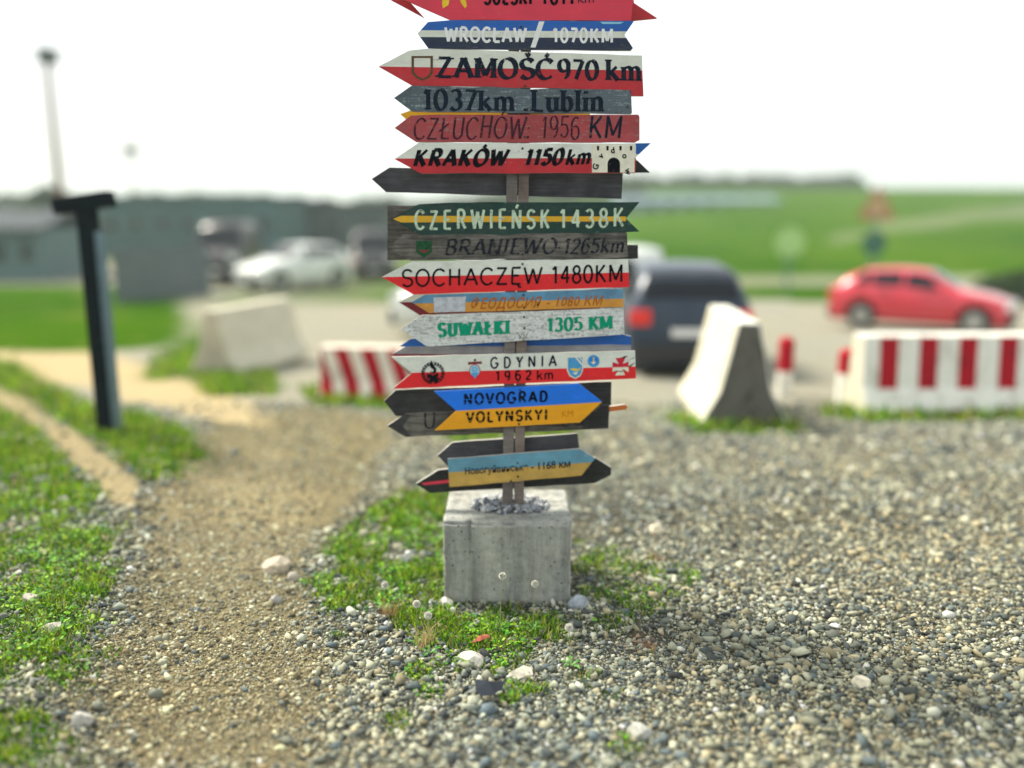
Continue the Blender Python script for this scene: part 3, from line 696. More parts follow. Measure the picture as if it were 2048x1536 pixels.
def strokes(bd, txt, p0, p1, cap, mat, thick=.15, thin=.05, serif=.0, shear=0, name='lettering', wob=0, seed=1, nib=20, gap=.12, bridges=()):
    g = random.Random(seed); tot = sum(G[c_][0] + gap for c_ in txt) - gap
    A = bd['L'](p0); B = bd['L'](p1); up = bd['L']((p0[0], p0[1] - cap)) - A; dr = (B - A) / tot; H = up.length; dx = dr.length / H
    bm = bmesh.new(); x = 0; k = 0
    def emit(P, wd):
        nonlocal k
        k += 1; n_ = len(P); Lp, Rp = [], []
        for i, p in enumerate(P):
            a = P[max(0, i - 1)]; b_ = P[min(n_ - 1, i + 1)]; tx, ty = b_[0] - a[0], b_[1] - a[1]; l = math.hypot(tx, ty) or 1; tx /= l; ty /= l
            w_ = wd(tx, ty) / 2; Lp.append((p[0] - ty * w_, p[1] + tx * w_)); Rp.append((p[0] + ty * w_, p[1] - tx * w_))
        mk = lambda q: bm.verts.new(Vector(((A + dr.normalized() * H * (q[0] + shear * q[1]) + up * q[1]).x, -.0009 - (k % 9) * .00006, (A + dr.normalized() * H * (q[0] + shear * q[1]) + up * q[1]).z)))
        Lv = [mk(q) for q in Lp]; Rv = [mk(q) for q in Rp]
        for i in range(n_ - 1): bm.faces.new((Lv[i], Rv[i], Rv[i + 1], Lv[i + 1]))
    for c_ in txt:
        w_, st_ = G[c_]; oy = g.uniform(-wob, wob); sc_ = 1 + g.uniform(-wob, wob)
        for s_ in st_:
            P = [((x + q[0] * 1.0) * dx + g.uniform(-wob, wob) * .3, (q[1] * sc_ + oy)) for q in s_]
            if len(P) == 2 and wob: P = [P[0], ((P[0][0] + P[1][0]) / 2 + g.uniform(-wob, wob) * .3, (P[0][1] + P[1][1]) / 2), P[1]]
            wf = lambda tx, ty: thin + (thick - thin) * abs(math.sin(math.atan2(ty, tx) - R(nib)))
            emit(P, wf)
            if serif > 0:
                for e, q2 in ((P[0], P[1]), (P[-1], P[-2])):
                    tx, ty = q2[0] - e[0], q2[1] - e[1]
                    if (abs(e[1]) < .03 or abs(e[1] - 1) < .03 or abs(e[1] - .66) < .02) and abs(ty) > abs(tx) * .9 and c_ not in '.:-':
                        yy = e[1] + (thin * .5 if e[1] < .3 else -thin * .5)
                        emit([(e[0] - thick * .5 - serif, yy), (e[0] + thick * .5 + serif, yy)], lambda a, b_: thin)
        x += w_ + gap
    for (h_, tilt, w_) in bridges:                                # stencil bridges: thin slanting bands left unpainted
        n_ = (up.normalized() + dr.normalized() * tilt).normalized(); cen = A + up * h_; cen.y = 0
        for s_ in (-1, 1): bmesh.ops.bisect_plane(bm, geom=bm.verts[:] + bm.edges[:] + bm.faces[:], plane_co=cen + n_ * s_ * w_ * H / 2, plane_no=n_)
        dl = [f for f in bm.faces if abs((f.calc_center_median() - cen).dot(n_)) < w_ * H / 2 - 1e-6]; bmesh.ops.delete(bm, geom=dl, context='FACES')
    for f in bm.faces:
        f.normal_update()
        if f.normal.y > 0: f.normal_flip()
    return child(bd, name, bm, mat)

def nails(bd, pts):
    for p in pts:
        c_ = bd['L'](p); bm = bmesh.new(); bm_cyl(bm, (c_.x, .004, c_.z), (c_.x, -.0035, c_.z), .0058, .0048, 10); child(bd, 'nail', bm, M_NAIL)

# paints
M_EDGE = wood('board_edge', (.42, .40, .36), (.62, .60, .54), .8)
M_NAIL = plain('nail_head', (.05, .045, .04), .5, .6)
WHITE = (.82, .86, .78)
P_white = paint('white_paint', WHITE, .12, mottle=.12, dirtamt=.35)
P_white2 = paint('old_white_paint', (.78, .82, .72), .10, mottle=.12, dirtamt=.3)
P_whiteg = paint('whitewash', (.80, .84, .82), .42, wood=(.36, .36, .37), mottle=.25, mott_scale=14, dirt=(.3, .3, .32), dirtamt=.8)
P_red = paint('bright_red_paint', (.86, .014, .022), .08, mottle=.14, dirt=(.35, .03, .03), dirtamt=.3)
P_red2 = paint('crimson_paint', (.58, .022, .035), .08, mottle=.2, dirtamt=.25)
P_pink = paint('rose_red_paint', (.78, .045, .09), .03, mottle=.12, dirtamt=.1)
P_redold = paint('faded_red_paint', (.46, .06, .07), .30, wood=(.30, .16, .14), mottle=.35, mott_scale=7, dirt=(.22, .12, .11), dirtamt=.7)
P_dred = paint('dark_red_paint', (.22, .012, .03), .1)
P_blue = paint('royal_blue_paint', (.008, .13, .52), .05, mottle=.2)
P_bblue = paint('bright_blue_paint', (.004, .20, .92), .05, mottle=.12, dirt=(.02, .09, .35), dirtamt=.25, rough=.4)
P_yel = paint('yellow_paint', (.94, .42, .006), .05, mottle=.12, dirt=(.5, .2, .02), dirtamt=.3, rough=.45)
P_navy = paint('navy_paint', (.012, .028, .07), .1)
P_green = paint('dark_green_paint', (.003, .045, .036), .12, wood=(.12, .22, .18), mottle=.35)
P_gold = paint('golden_paint', (.80, .45, .015), .03)
P_blueold = paint('flaking_blue_paint', (.10, .33, .55), .42, wood=(.17, .25, .33), mottle=.35, mott_scale=16, dirtamt=.5)
P_orgold = paint('flaking_orange_paint', (.72, .33, .045), .16, wood=(.35, .2, .08), mottle=.2, mott_scale=16, dirtamt=.35)
P_blue3 = paint('pale_blue_paint', (.13, .36, .50), .25, wood=(.28, .36, .40), mottle=.3, mott_scale=6, dirtamt=.5)
P_yel3 = paint('dull_yellow_paint', (.60, .38, .08), .2, wood=(.40, .30, .14), mottle=.25, dirtamt=.5)
P_slate = paint('slate_wash', (.10, .145, .175), .35, wood=(.24, .29, .31), mottle=.4, mott_scale=5, dirtamt=.4)
P_black = paint('black_paint', (.012, .016, .018), .02)
W_grey = wood('weathered_grey_wood', (.16, .15, .14), (.36, .345, .33))
W_dark = wood('dark_grey_wood', (.032, .034, .036), (.085, .084, .085))
W_slate = wood('bluish_grey_wood', (.050, .052, .060), (.125, .125, .138))
W_lav = wood('pale_grey_wood', (.28, .28, .30), (.46, .46, .48))
W_brown = wood('brown_grey_wood', (.035, .034, .034), (.33, .31, .27))
I_black = ink('black_lettering', (.007, .008, .012), .08); I_navy = ink('dark_lettering', (.012, .02, .035), .25)
I_faint = ink('faded_dark_lettering', (.02, .025, .035), .62, 45); I_maroon = ink('dark_marker', (.06, .02, .035), .45, 40)
I_green = ink('green_stencil', (.008, .30, .17)); I_pale = ink('pale_stencil', (.52, .66, .50), .3); I_white = ink('white_lettering', (.80, .85, .82))
I_org = ink('burnt_orange_lettering', (.42, .13, .02), .5, 60); I_blu = ink('sticker_blue', (.08, .33, .62)); I_yel = ink('yellow_print', (.80, .55, .05)); I_brown = ink('brown_outline', (.12, .075, .04), .2)
I_red = ink('red_print', (.60, .03, .05)); I_cream = ink('cream_print', (.78, .76, .62)); I_lblu = ink('light_blue_print', (.30, .58, .75)); I_tape = plain('silver_tape', (.50, .53, .58), .45, .2, .25, 40)
I_dgreen = ink('dark_green_print', (.02, .09, .04), .2); I_shred = ink('faded_red_print', (.22, .04, .05), .3)

# the post: two slats side by side
def slat(xa0, xa1, xb0, xb1, ya, yb, mat, seed):
    g = random.Random(seed); bm = bmesh.new(); rows = []
    n_ = 26; T = .048
    for i in range(n_ + 1):
        f = i / n_; y = yb + (ya - yb) * f; l = xb0 + (xa0 - xb0) * f + g.uniform(-.3, .3); r = xb1 + (xa1 - xb1) * f + g.uniform(-.3, .3)
        a = pxy(l, y, YPOST - T / 2) - SR; b_ = pxy(r, y, YPOST - T / 2) - SR
        rows.append([bm.verts.new(a), bm.verts.new(b_), bm.verts.new(b_ + Vector((0, T, 0))), bm.verts.new(a + Vector((0, T, 0)))])
    for i in range(n_):
        for j in range(4): bm.faces.new((rows[i][j], rows[i][(j + 1) % 4], rows[i + 1][(j + 1) % 4], rows[i + 1][j]))
    bm.faces.new(rows[0][::-1]); bm.faces.new(rows[-1]); bmesh.ops.recalc_face_normals(bm, faces=bm.faces[:])
    bm_obj('post_slat', bm, mat, sign_root)
slat(1020, 1042.5, 1004.5, 1025.8, -160, 1008, wood('post_wood', (.14, .12, .11), (.26, .235, .225)), 1)
slat(1044.5, 1066, 1028, 1047.5, -160, 1008, wood('post_wood_brown', (.15, .12, .10), (.29, .24, .215)), 2)

# ---- boards, from the top down (F = nailed to the front, B = nailed to the back of the post)
B = board([(735, -30), (783, 0), (848, 35), (820, 4), (860, -10), (900, 20), (1255, 42), (1314, 36), (1268, 6), (1262, -60), (760, -60)], YB, [P_red2], label='red board at the very top behind the first one, its point to the right', side='same')
B = board([(790, -10), (902, 40), (1262, 41), (1266, 2), (1262, -60), (880, -60)], YF, [P_pink], label='rose red arrow board at the very top with a yellow mark and cut off black lettering', side='same')
strokes(B, 'SULSKI', (968, 8), (1064, 8), 30, I_black, .2, .2, 0, gap=.2); strokes(B, '1611', (1084, 8), (1148, 8), 30, I_black, .2, .2, 0, gap=.3)
lettering(B, 'km', (1156, 6), (1188, 6), 20, I_navy, 0)
polys(B, 'emblem', [([(886, -22), (902, -22), (897, 10), (886, 17), (884, 8)], I_yel), ([(914, -22), (926, -22), (934, 12), (930, 17), (922, 6)], I_yel), ([(880, -30), (935, -30), (930, -20), (886, -20)], I_yel)])
B = board([(835, 67), (856, 44), (905, 40), (1268, 42), (1249, 70), (1266, 96), (1262, 101), (857, 97)], YF, [P_blue, P_white2, P_navy], [((835, 60.5), (1268, 63)), ((835, 74), (1268, 76))], label='blue, white and navy board with white lettering WROCŁAW and notched right end')
strokes(B, 'WROCŁAW', (890, 83), (1052, 84), 28, I_white, .20, .20, 0, gap=.18); strokes(B, '1070KM', (1106, 84), (1226, 85), 27, I_white, .20, .20, 0, gap=.2)
polys(B, 'slash_mark', [([(1078, 43), (1089, 43), (1071, 95), (1061, 95)], I_white)]); polys(B, 'pale_smear', [([(1200, 43.5), (1248, 44), (1240, 48), (1205, 48)], I_lblu)])
nails(B, [(1042, 54), (1040, 88)])
B = board([(757, 133), (818, 101), (858, 97), (1284, 111), (1287, 192), (1262, 192), (1260, 180), (824, 171)], YF, [P_white2, P_redold if False else P_red2], [((757, 133), (1287, 141))], label='white over red arrow board with black serif lettering ZAMOŚĆ and a shield outline')
strokes(B, 'ZAMOŚĆ', (874, 154), (1106, 158), 39, I_navy, .30, .085, .06)
strokes(B, '970', (1116, 157), (1196, 160), 38, I_navy, .26, .08, .0); strokes(B, 'km', (1212, 160), (1282, 162), 41, I_navy, .25, .085, .05)
sh = [(823, 112), (866, 112), (866, 146), (858, 156), (845, 162), (832, 156), (823, 146)]; sh2 = [(828, 116), (861, 116), (861, 144), (855, 152), (845, 157), (835, 152), (828, 144)]
bm = bmesh.new(); va = [bm.verts.new(Vector((B['L'](q).x, -.0012, B['L'](q).z))) for q in sh]; vb = [bm.verts.new(Vector((B['L'](q).x, -.0012, B['L'](q).z))) for q in sh2]
for i in range(7): bm.faces.new((va[i], vb[i], vb[(i + 1) % 7], va[(i + 1) % 7]))
child(B, 'shield_outline', bm, I_brown); nails(B, [(1052, 108), (1050, 172)])
B = board([(788, 196), (822, 172), (1262, 181), (1264, 226), (1262, 228), (824, 223)], YF, [P_slate], label='slate grey weathered arrow board with dark serif lettering Lublin', amp=.7)
strokes(B, '1037km', (846, 219), (1028, 222), 40, I_navy, .24, .08, .05); strokes(B, '.Lublin', (1048, 222), (1206, 223), 42, I_navy, .24, .08, .06)
nails(B, [(1054, 218), (1255, 214)])
B = board([(800, 228), (824, 220), (1180, 224), (1180, 260), (824, 250)], YB, [P_gold], label='golden yellow board, only its edge showing between the grey and the faded red board')
B = board([(789, 256), (822, 231), (880, 229), (1276, 229), (1279, 233), (1279, 280), (1270, 285), (832, 284)], YF, [P_redold], label='faded red arrow board with handwritten dark lettering CZŁUCHÓW', amp=.6, side='same')
strokes(B, 'CZŁUCHÓW:', (826, 277), (1060, 278), 43, I_maroon, .11, .07, 0, .12, wob=.05, seed=4); strokes(B, '1956', (1082, 277), (1158, 277), 42, I_maroon, .10, .07, 0, .05, wob=.05, seed=5)
strokes(B, 'KM', (1176, 277), (1242, 277), 43, I_navy, .13, .10, 0, .1, wob=.04, seed=6)
nails(B, [(1053, 240), (1050, 274)])
B = board([(1190, 287), (1302, 286), (1270, 316), (1300, 345), (1190, 345)], YB, [P_blue, P_white2, P_black], [((1190, 309), (1302, 308)), ((1190, 321), (1302, 321))], label='blue and black board behind, with a notched tail sticking out on the right')
B = board([(789, 318), (838, 285), (1270, 287), (1272, 291), (1271, 346), (842, 347)], YF, [P_white, P_red2], [((789, 317), (1272, 316))], label='white over red arrow board with black brush lettering KRAKÓW and an arched gate')
strokes(B, 'KRAKÓW', (826, 332), (1010, 331), 32, I_black, .30, .15, 0, .28, nib=35, gap=.18); strokes(B, '1150', (1048, 330), (1122, 329), 31, I_black, .30, .13, 0, .28, nib=35, gap=.16); strokes(B, 'km', (1130, 330), (1178, 328), 31, I_black, .24, .12, 0, .28, nib=35)
polys(B, 'gate_panel', [([(1184, 289), (1269, 290), (1269, 345), (1184, 345)], I_cream), ([(1215, 345)] + [(1227.5 - 12.5 * math.cos(R(a)), 327 - 12 * math.sin(R(a))) for a in range(0, 181, 20)] + [(1240, 345)], I_black)]
      + [([(x - 2.5, 292), (x + 2.5, 292), (x + 2, 301), (x - 2, 301)], I_black) for x in (1196, 1215, 1241, 1262)])
for ch, cx_, cy_, rt in (('G', 1194, 341, 70), ('v', 1203, 318, 45), ('d', 1222, 307, 10), ('o', 1243, 314, -25), ('w', 1250, 338, -80)):
    c0_ = B['L']((cx_, cy_)); bm = font_mesh(ch, .03); s_ = .036; a_ = R(rt)
    for v in bm.verts:
        u, w_ = v.co.x * s_, v.co.y * s_; v.co = Vector((c0_.x + u * math.cos(a_) - w_ * math.sin(a_), -.0028, c0_.z + u * math.sin(a_) + w_ * math.cos(a_)))
    bmesh.ops.recalc_face_normals(bm, faces=bm.faces[:]); child(B, 'lettering', bm, I_black)
nails(B, [(1045, 297)])
B = board([(743, 358), (779, 335), (1246, 343), (1243, 398), (1000, 391), (772, 384)], YB, [W_slate], label='bare dark grey board behind the post with a blunt point to the left', amp=.6)
B = board([(775, 411), (1252, 411), (1252, 512), (775, 520)], YB, [W_brown], label='wide rough grey board behind the dark green one', amp=1.0)
B = board([(783, 437), (838, 408), (900, 405), (1279, 404), (1252, 437), (1279, 463), (1240, 465), (850, 475)], YF, [P_green], label='dark green arrow board with a yellow stripe and pale lettering CZERWIEŃSK')
polys(B, 'yellow_stripe', [([(786, 438), (802, 431.5), (1252, 433), (1252, 442.5), (802, 445)], P_gold)], .0004)
strokes(B, 'CZERWIEŃSK', (830, 458), (1099, 456), 37, I_pale, .15, .12, 0, wob=.02, gap=.42); strokes(B, '1438K', (1120, 455), (1248, 453), 36, I_pale, .15, .12, 0, wob=.02, gap=.36)
nails(B, [(1051, 414), (1049, 461)])
B = board([(773, 496), (806, 470), (1254, 466), (1256, 513), (1240, 516), (820, 521)], YF - .001, [W_brown], label='rough grey arrow board with worn dark lettering BRANIEWO', amp=1.0)
strokes(B, 'BRANIEWO', (888, 509), (1110, 507), 30, I_faint, .20, .08, .05, .22, wob=.02); strokes(B, '-1265km', (1112, 507), (1246, 505), 29, I_faint, .18, .08, .03, .2, wob=.02)
polys(B, 'shield_emblem', [([(832, 482), (864, 482), (864, 504), (848, 516), (832, 504)], I_dgreen), ([(835, 500), (861, 500), (848, 506)], I_shred)])
nails(B, [(1046, 477), (1045, 508)])
B = board([(1050, 492), (1276, 490), (1276, 517), (1050, 517)], YB, [W_dark], label='short dark board end showing right of the rough grey arrow')
B = board([(763, 554), (824, 522.5), (1256, 518), (1259, 574), (827, 589)], YF, [P_white, P_red], [((763, 554), (1259, 545))], amp=.2, label='clean white over red arrow board with thin black lettering SOCHACZĘW')
strokes(B, 'SOCHACZĘW', (803, 573), (1084, 567), 33, I_black, .13, .13, 0, gap=.13); strokes(B, '1480KM', (1104, 567), (1246, 563), 34, I_black, .13, .13, 0, gap=.13)
nails(B, [(1045, 528)])
B = board([(797, 604), (829, 588), (1200, 580), (1200, 630), (842, 632)], YB, [P_white2, P_dred], [((797, 604.5), (1200, 598))], label='white over dark red board whose point shows behind the flaking blue one')
B = board([(823, 604), (849, 590), (1245, 578), (1247, 614), (858, 626)], YF, [P_blueold, P_orgold], [((823, 607), (1247, 597))], amp=.7, label='flaking blue over orange arrow board with silver tape and worn orange lettering')
lettering(B, 'ФЕОДОСИЯ', (940, 618), (1078, 615), 20, I_org, .02, 1.1, .25); lettering(B, '- 1080 КМ', (1092, 613), (1202, 610), 18, I_org, .01, 1.1, .25)
polys(B, 'silver_tape', [([(867, 595), (932, 593), (930, 623), (868, 625)], I_tape)]); nails(B, [(1047, 590), (1048, 615)])
B = board([(802, 658), (842, 631), (1247, 616), (1249, 669), (854, 693)], YF, [P_whiteg], amp=.5, label='mottled grey white arrow board with green stencil lettering SUWAŁKI')
strokes(B, 'SUWAŁKI', (877, 673), (1018, 667), 26, I_green, .32, .13, .05, nib=5, gap=.24); strokes(B, '1305', (1095, 663), (1164, 660), 26, I_green, .26, .09, .05, nib=5, gap=.16); strokes(B, 'KM', (1178, 659), (1224, 657), 25, I_green, .30, .09, .05, nib=5, gap=.14)
nails(B, [(1048, 634), (1049, 656)])
bm = bmesh.new(); sq = [(1034, 664), (1040, 674), (1048, 680), (1054, 670), (1056, 664)]; zz = [(1038, 680), (1043, 668), (1050, 671), (1046, 678)]
for s_ in (sq, zz):
    for a, b_ in zip(s_, s_[1:]):
        A_, B_ = B['L'](a), B['L'](b_); n_ = Vector((-(B_ - A_).z, 0, (B_ - A_).x)).normalized() * .0009
        bm.faces.new([bm.verts.new(Vector((q.x, -.0014, q.z))) for q in (A_ + n_, A_ - n_, B_ - n_, B_ + n_)])
child(B, 'scribble', bm, I_black)
B = board([(799, 693), (822, 677), (1230, 664), (1262, 673), (1262, 696), (1100, 700)], YB, [P_blue], label='deep blue board behind, showing under the mottled white arrow', amp=.3)
B = board([(784, 708), (812, 693), (1262, 690), (1264, 716), (800, 722)], YB - .003, [W_lav, P_dred], [((784, 707.5), (1264, 712))], label='pale grey board with a dark red lower edge behind the post', amp=.6)
B = board([(783, 714), (840, 711), (840, 762), (800, 766), (818, 748)], YB - .006, [wood('cracked_pale_wood', (.35, .34, .25), (.62, .60, .46))], label='cracked pale board end in the left notch of the GDYNIA board', amp=1.2)
B = board([(784, 714), (1270, 702), (1272, 757), (786, 777), (824, 746)], YF, [P_white, P_red], [((784, 746.5), (1272, 733))], amp=.35, label='white over red board with lettering GDYNIA and five emblems')
strokes(B, 'GDYNIA', (981, 736.5), (1113, 731.5), 21, I_navy, .17, .17, 0, gap=.55); strokes(B, '1962', (992, 761), (1062, 759), 18, I_black, .19, .17, 0, gap=.55); strokes(B, 'km', (1073, 759), (1107, 758), 18, I_black, .17, .15, 0)
it = []
for a in list(range(-85, 70, 17)) + list(range(111, 266, 17)):
    cx_, cy_ = 866 + 21 * math.cos(R(a)), 746 - 20 * math.sin(R(a)); t_ = a + (90 if a < 90 else -90) + (18 if a < 90 else -18)
    for k_ in (-1, 1):
        t2 = R(t_ + 26 * k_); ux, uy = math.cos(t2), -math.sin(t2); it.append(([(cx_, cy_), (cx_ + ux * 4 - uy * 1.7, cy_ + uy * 4 + ux * 1.7), (cx_ + ux * 7.5, cy_ + uy * 7.5), (cx_ + ux * 4 + uy * 1.7, cy_ + uy * 4 - ux * 1.7)], I_black))
it += [([(863, 720), (859, 728), (862, 735), (868, 739), (866, 744), (860, 741), (866, 748), (872, 744), (873, 737), (868, 731), (866, 726)], I_black),
       ([(853, 748), (862, 747), (865, 751), (875, 746), (878, 749), (870, 760), (866, 764), (856, 763), (861, 757), (855, 756)], I_black), ([(871, 757), (878, 754), (876, 764), (868, 766)], I_black)]
polys(B, 'wreath_emblem', it)
polys(B, 'anchor_emblem', [([(936, 724), (964, 722.5), (964, 727.5), (936, 729)], I_shred), (disc(949.5, 742, 11.5, 14), I_red), (disc(949.5, 741, 9.8, 11.5), I_lblu), ([(941, 746), (958, 745), (950, 757)], I_blu), (disc(950, 720, 2.6), I_brown), (disc(949.5, 739, 5), I_blu), (disc(949.5, 738.5, 3.4), I_lblu)])
polys(B, 'shield_emblem', [([(1134, 714), (1166, 713), (1166, 740), (1161, 752), (1150, 758), (1139, 752), (1134, 741)], I_yel if False else I_cream), ([(1136, 715.5), (1164.5, 714.5), (1164.5, 739), (1160, 750), (1150, 756), (1140.5, 750), (1136, 740)], I_blu),
      ([(1150, 715), (1154, 715), (1164, 727), (1164, 731)], I_cream), ([(1157, 714.8), (1160, 714.8), (1164, 719), (1164, 722)], I_cream), ([(1139, 738), (1147, 736), (1156, 738), (1163, 734), (1158, 741), (1148, 742)], I_yel), ([(1146, 746), (1157, 742), (1152, 750)], I_cream)])
polys(B, 'round_emblem', [(disc(1187, 722, 12.2), I_blu), (disc(1187, 721, 8.5), ink('disc_blue', (.02, .22, .70))), ([(1186, 714), (1188.5, 714), (1189, 725), (1185.5, 725)], I_yel), ([(1181, 724), (1193, 723.5), (1187, 729)], I_cream)])
cr = lambda a, b_, c_, d_: [a, b_, c_, d_]
polys(B, 'cross_emblem', [([(1231, 716), (1251, 715), (1245, 728), (1238, 729)], I_red), ([(1225, 724), (1240, 729), (1240, 733.5), (1225, 734)], I_red), ([(1257, 723), (1242, 729), (1242, 733.5), (1257, 733)], I_red), ([(1237, 726), (1246, 726), (1246, 733.5), (1237, 733.5)], I_red),
      ([(1225, 735), (1257, 734), (1257, 744), (1245, 738), (1245, 740), (1238, 740), (1225, 743.5)], I_cream), ([(1238, 739), (1245, 739), (1250, 750), (1230, 751)], I_cream), ([(1228, 742), (1242, 744), (1253, 739), (1242, 742)], I_black)])
polys(B, 'crack', [([(1238, 717), (1250, 712), (1256, 713), (1248, 716)], I_black), ([(1250, 722), (1270, 714), (1262, 720)], I_faint), ([(1254, 734), (1271, 724), (1262, 733)], I_brown)])
nails(B, [(1037, 716), (1036, 762)])
B = board([(768, 802), (792, 780), (1223, 763), (1222, 811), (792, 832)], YB, [W_dark], label='smooth dark grey board behind the blue and yellow one, upper of two', amp=.4)
B = board([(1180, 818), (1250, 809), (1256, 813), (1252, 819), (1180, 828)], YB + .02, [paint('orange_paint', (.75, .20, .03), .2)], label='narrow orange tip sticking out right of the dark grey board')
B = board([(774, 852), (812, 827), (1219, 809), (1217, 857), (812, 874)], YB - .002, [W_brown], label='carved brown grey arrow board with a dark point under the dark grey one', amp=.9)
strokes(B, 'U', (846, 856), (872, 855), 30, I_faint, .14, .09, .02, wob=.03); strokes(B, 'O', (1120, 853), (1142, 852), 30, I_faint, .08, .06, 0); strokes(B, 'O', (1146, 851), (1168, 850), 30, I_faint, .08, .06, 0)
polys(B, 'dark_tip', [([(775, 852), (812, 828), (822, 829), (806, 852), (822, 873), (812, 873)], W_dark)])  # left tip drawn in dark grey wood
polys(B, 'dark_end', [([(1160, 845), (1204, 811), (1218, 811), (1216, 856), (1168, 858)], W_dark)])  # right end of the board drawn in the same dark wood
B = board([(868, 783), (1158, 767.5), (1204, 804), (1160, 845), (869, 861), (913, 822)], YF, [P_bblue, P_yel], [((900, 822.5), (1204, 804))], amp=.12, th=.014, label='bright blue over yellow bow tie board lettered NOVOGRAD VOLYNSKYI', side='same')
strokes(B, 'NOVOGRAD', (928, 809), (1095, 803), 21, I_black, .23, .20, 0, gap=.26, bridges=[(.5, .03, .07), (.12, .03, .05)]); strokes(B, 'VOLYNSKYI', (933, 845), (1095, 839), 20, I_black, .23, .20, 0, gap=.26, bridges=[(.62, -.04, .07), (.2, .10, .05)])
lettering(B, 'KM', (1124, 834), (1146, 833), 12, ink('faint_orange_print', (.6, .22, .01), .5))
nails(B, [(1040, 780), (1038, 848)])
B = board([(875, 911), (905, 885), (1155, 867), (1158, 892), (1158, 925), (908, 945)], YB, [W_slate], label='plain grey arrow board behind the post, above the lowest pair', amp=.3)
B = board([(832, 968), (877, 940), (1190, 915), (1222, 935), (1222, 950), (1190, 966), (860, 986)], YB, [P_black], label='black board behind the post, lowest of all, with a red stripe at its left tip', amp=.3)
polys(B, 'red_stripe', [([(842, 966), (905, 958), (905, 965), (848, 970)], P_pink)])
B = board([(895, 918), (1160, 898), (1190, 917), (1163, 951), (899, 974)], YF, [P_blue3, P_yel3], [((895, 945), (1190, 924))], amp=.4, label='lowest front board, pale blue over dull yellow, pointing right with thin dark lettering')
lettering(B, 'Новогуйвинське', (930, 949), (1056, 940), 13, I_navy, .018, 1.0); lettering(B, '- 1168 км', (1062, 940), (1141, 934), 14, I_navy, .02, 1.0)
nails(B, [(1035, 926), (1036, 953), (1022, 962)])
bpy.data.objects.remove(_fo)
# ------------------------------------------------------------------ barriers
def stained(name, col, dirt, amt):
    m, nt, b, L = newmat(name); n1 = noise(nt, objcoord(nt, (1, 1, .5)), 7, 6, .75); n2 = noise(nt, objcoord(nt), 45, 5, .8)
    c = mixc(nt, ramp(nt, n1, .5, .5 + .35 / amt), col, dirt); c = mixc(nt, ramp(nt, n2, .6, .72), c, tuple(v * .35 for v in col))
    L(c, b.inputs['Base Color']); b.inputs['Roughness'].default_value = .9; b.inputs['Specular IOR Level'].default_value = .2; bump(nt, b, n2, .6, .004); return m
B_white = stained('barrier_white_paint', (.80, .80, .72), (.36, .33, .26), 1.5); B_red = stained('barrier_red_paint', (.42, .008, .02), (.14, .01, .02), 1.5)
B_conc = stained('bare_barrier_concrete', (.13, .125, .11), (.05, .05, .045), 2); B_cream = plain('barrier_cream_paint', (.58, .55, .42), .8, var=.12, scale=5, bumpy=.003)
def barrier(p, rz, L_, H_, wb, wt, stripes, label, face=B_white, end=B_conc, slant=0, zlo=.30, spots=(), group='striped road barriers round the lot', back=None):
    """road barrier with splayed foot; stripes = [(x0, x1)] along its length, painted on the long faces"""
    bm = bmesh.new(); prof = [(-wb / 2, 0), (-wb / 2, .07), (-wb * .30, H_ * .36), (-wt / 2, H_), (wt / 2, H_), (wb * .30, H_ * .36), (wb / 2, .07), (wb / 2, 0)]
    A = [bm.verts.new((-L_ / 2, a, z)) for a, z in prof]; Bv = [bm.verts.new((L_ / 2, a, z)) for a, z in prof]; n_ = len(prof)
    for i in range(n_):
        f = bm.faces.new((A[i], A[(i + 1) % n_], Bv[(i + 1) % n_], Bv[i])); f.material_index = 0
        if back is not None and 4 <= i <= 6: f.material_index = 3
    f = bm.faces.new(A[::-1]); f.material_index = 2; f = bm.faces.new(Bv); f.material_index = 2
    bmesh.ops.recalc_face_normals(bm, faces=bm.faces[:])
    cutx = sorted(set(v for s_ in stripes for v in s_))
    for c_ in cutx:
        fs = [f for f in bm.faces if abs(f.normal.x) < .5]; ge = fs + list({e for f in fs for e in f.edges}) + list({v for f in fs for v in f.verts})
        bmesh.ops.bisect_plane(bm, geom=ge, plane_co=(c_, 0, 0), plane_no=Vector((1, 0, slant)).normalized())
    for zz in (zlo * H_, H_ * .985):
        bmesh.ops.bisect_plane(bm, geom=bm.verts[:] + bm.edges[:] + bm.faces[:], plane_co=(0, 0, zz), plane_no=(0, 0, 1))
    for f in bm.faces:
        c_ = f.calc_center_median(); f.normal_update()
        if abs(f.normal.x) < .5 and abs(f.normal.y) > .3 and c_.z > zlo * H_ and f.material_index == 0:
            xx = c_.x + slant * c_.z
            if any(a < xx < b_ for a, b_ in stripes): f.material_index = 1
    bevel(bm, .012, 1)
    o = bm_obj('road_barrier', bm, [face, B_red, end, back or face], label=label, category='barrier', group=group)
    o.location = p; o.rotation_euler = (0, 0, rz)
    for (x_, w_) in spots:
        bm = bmesh.new(); vs = [(x_ + w_ * math.cos(R(a)), -wb / 2 - .004, .035 + .035 * math.sin(R(a))) for a in range(0, 360, 30)]
        bm.faces.new([bm.verts.new(v) for v in vs]); bm.normal_update(); bmesh.ops.solidify(bm, geom=bm.faces[:], thickness=.003); bm_obj('foot_mark', bm, B_red, o)
    return o
def gp(px, py, dz=-.02): p = ground_pt(px, py); return (p[0], p[1], p[2] + dz)
a = ground_pt(1728, 828); sc_ = F / math.hypot(a[1], CH - a[2]); L_ = 2.1
px2x = lambda px: (px - 1728) / sc_ - L_ / 2
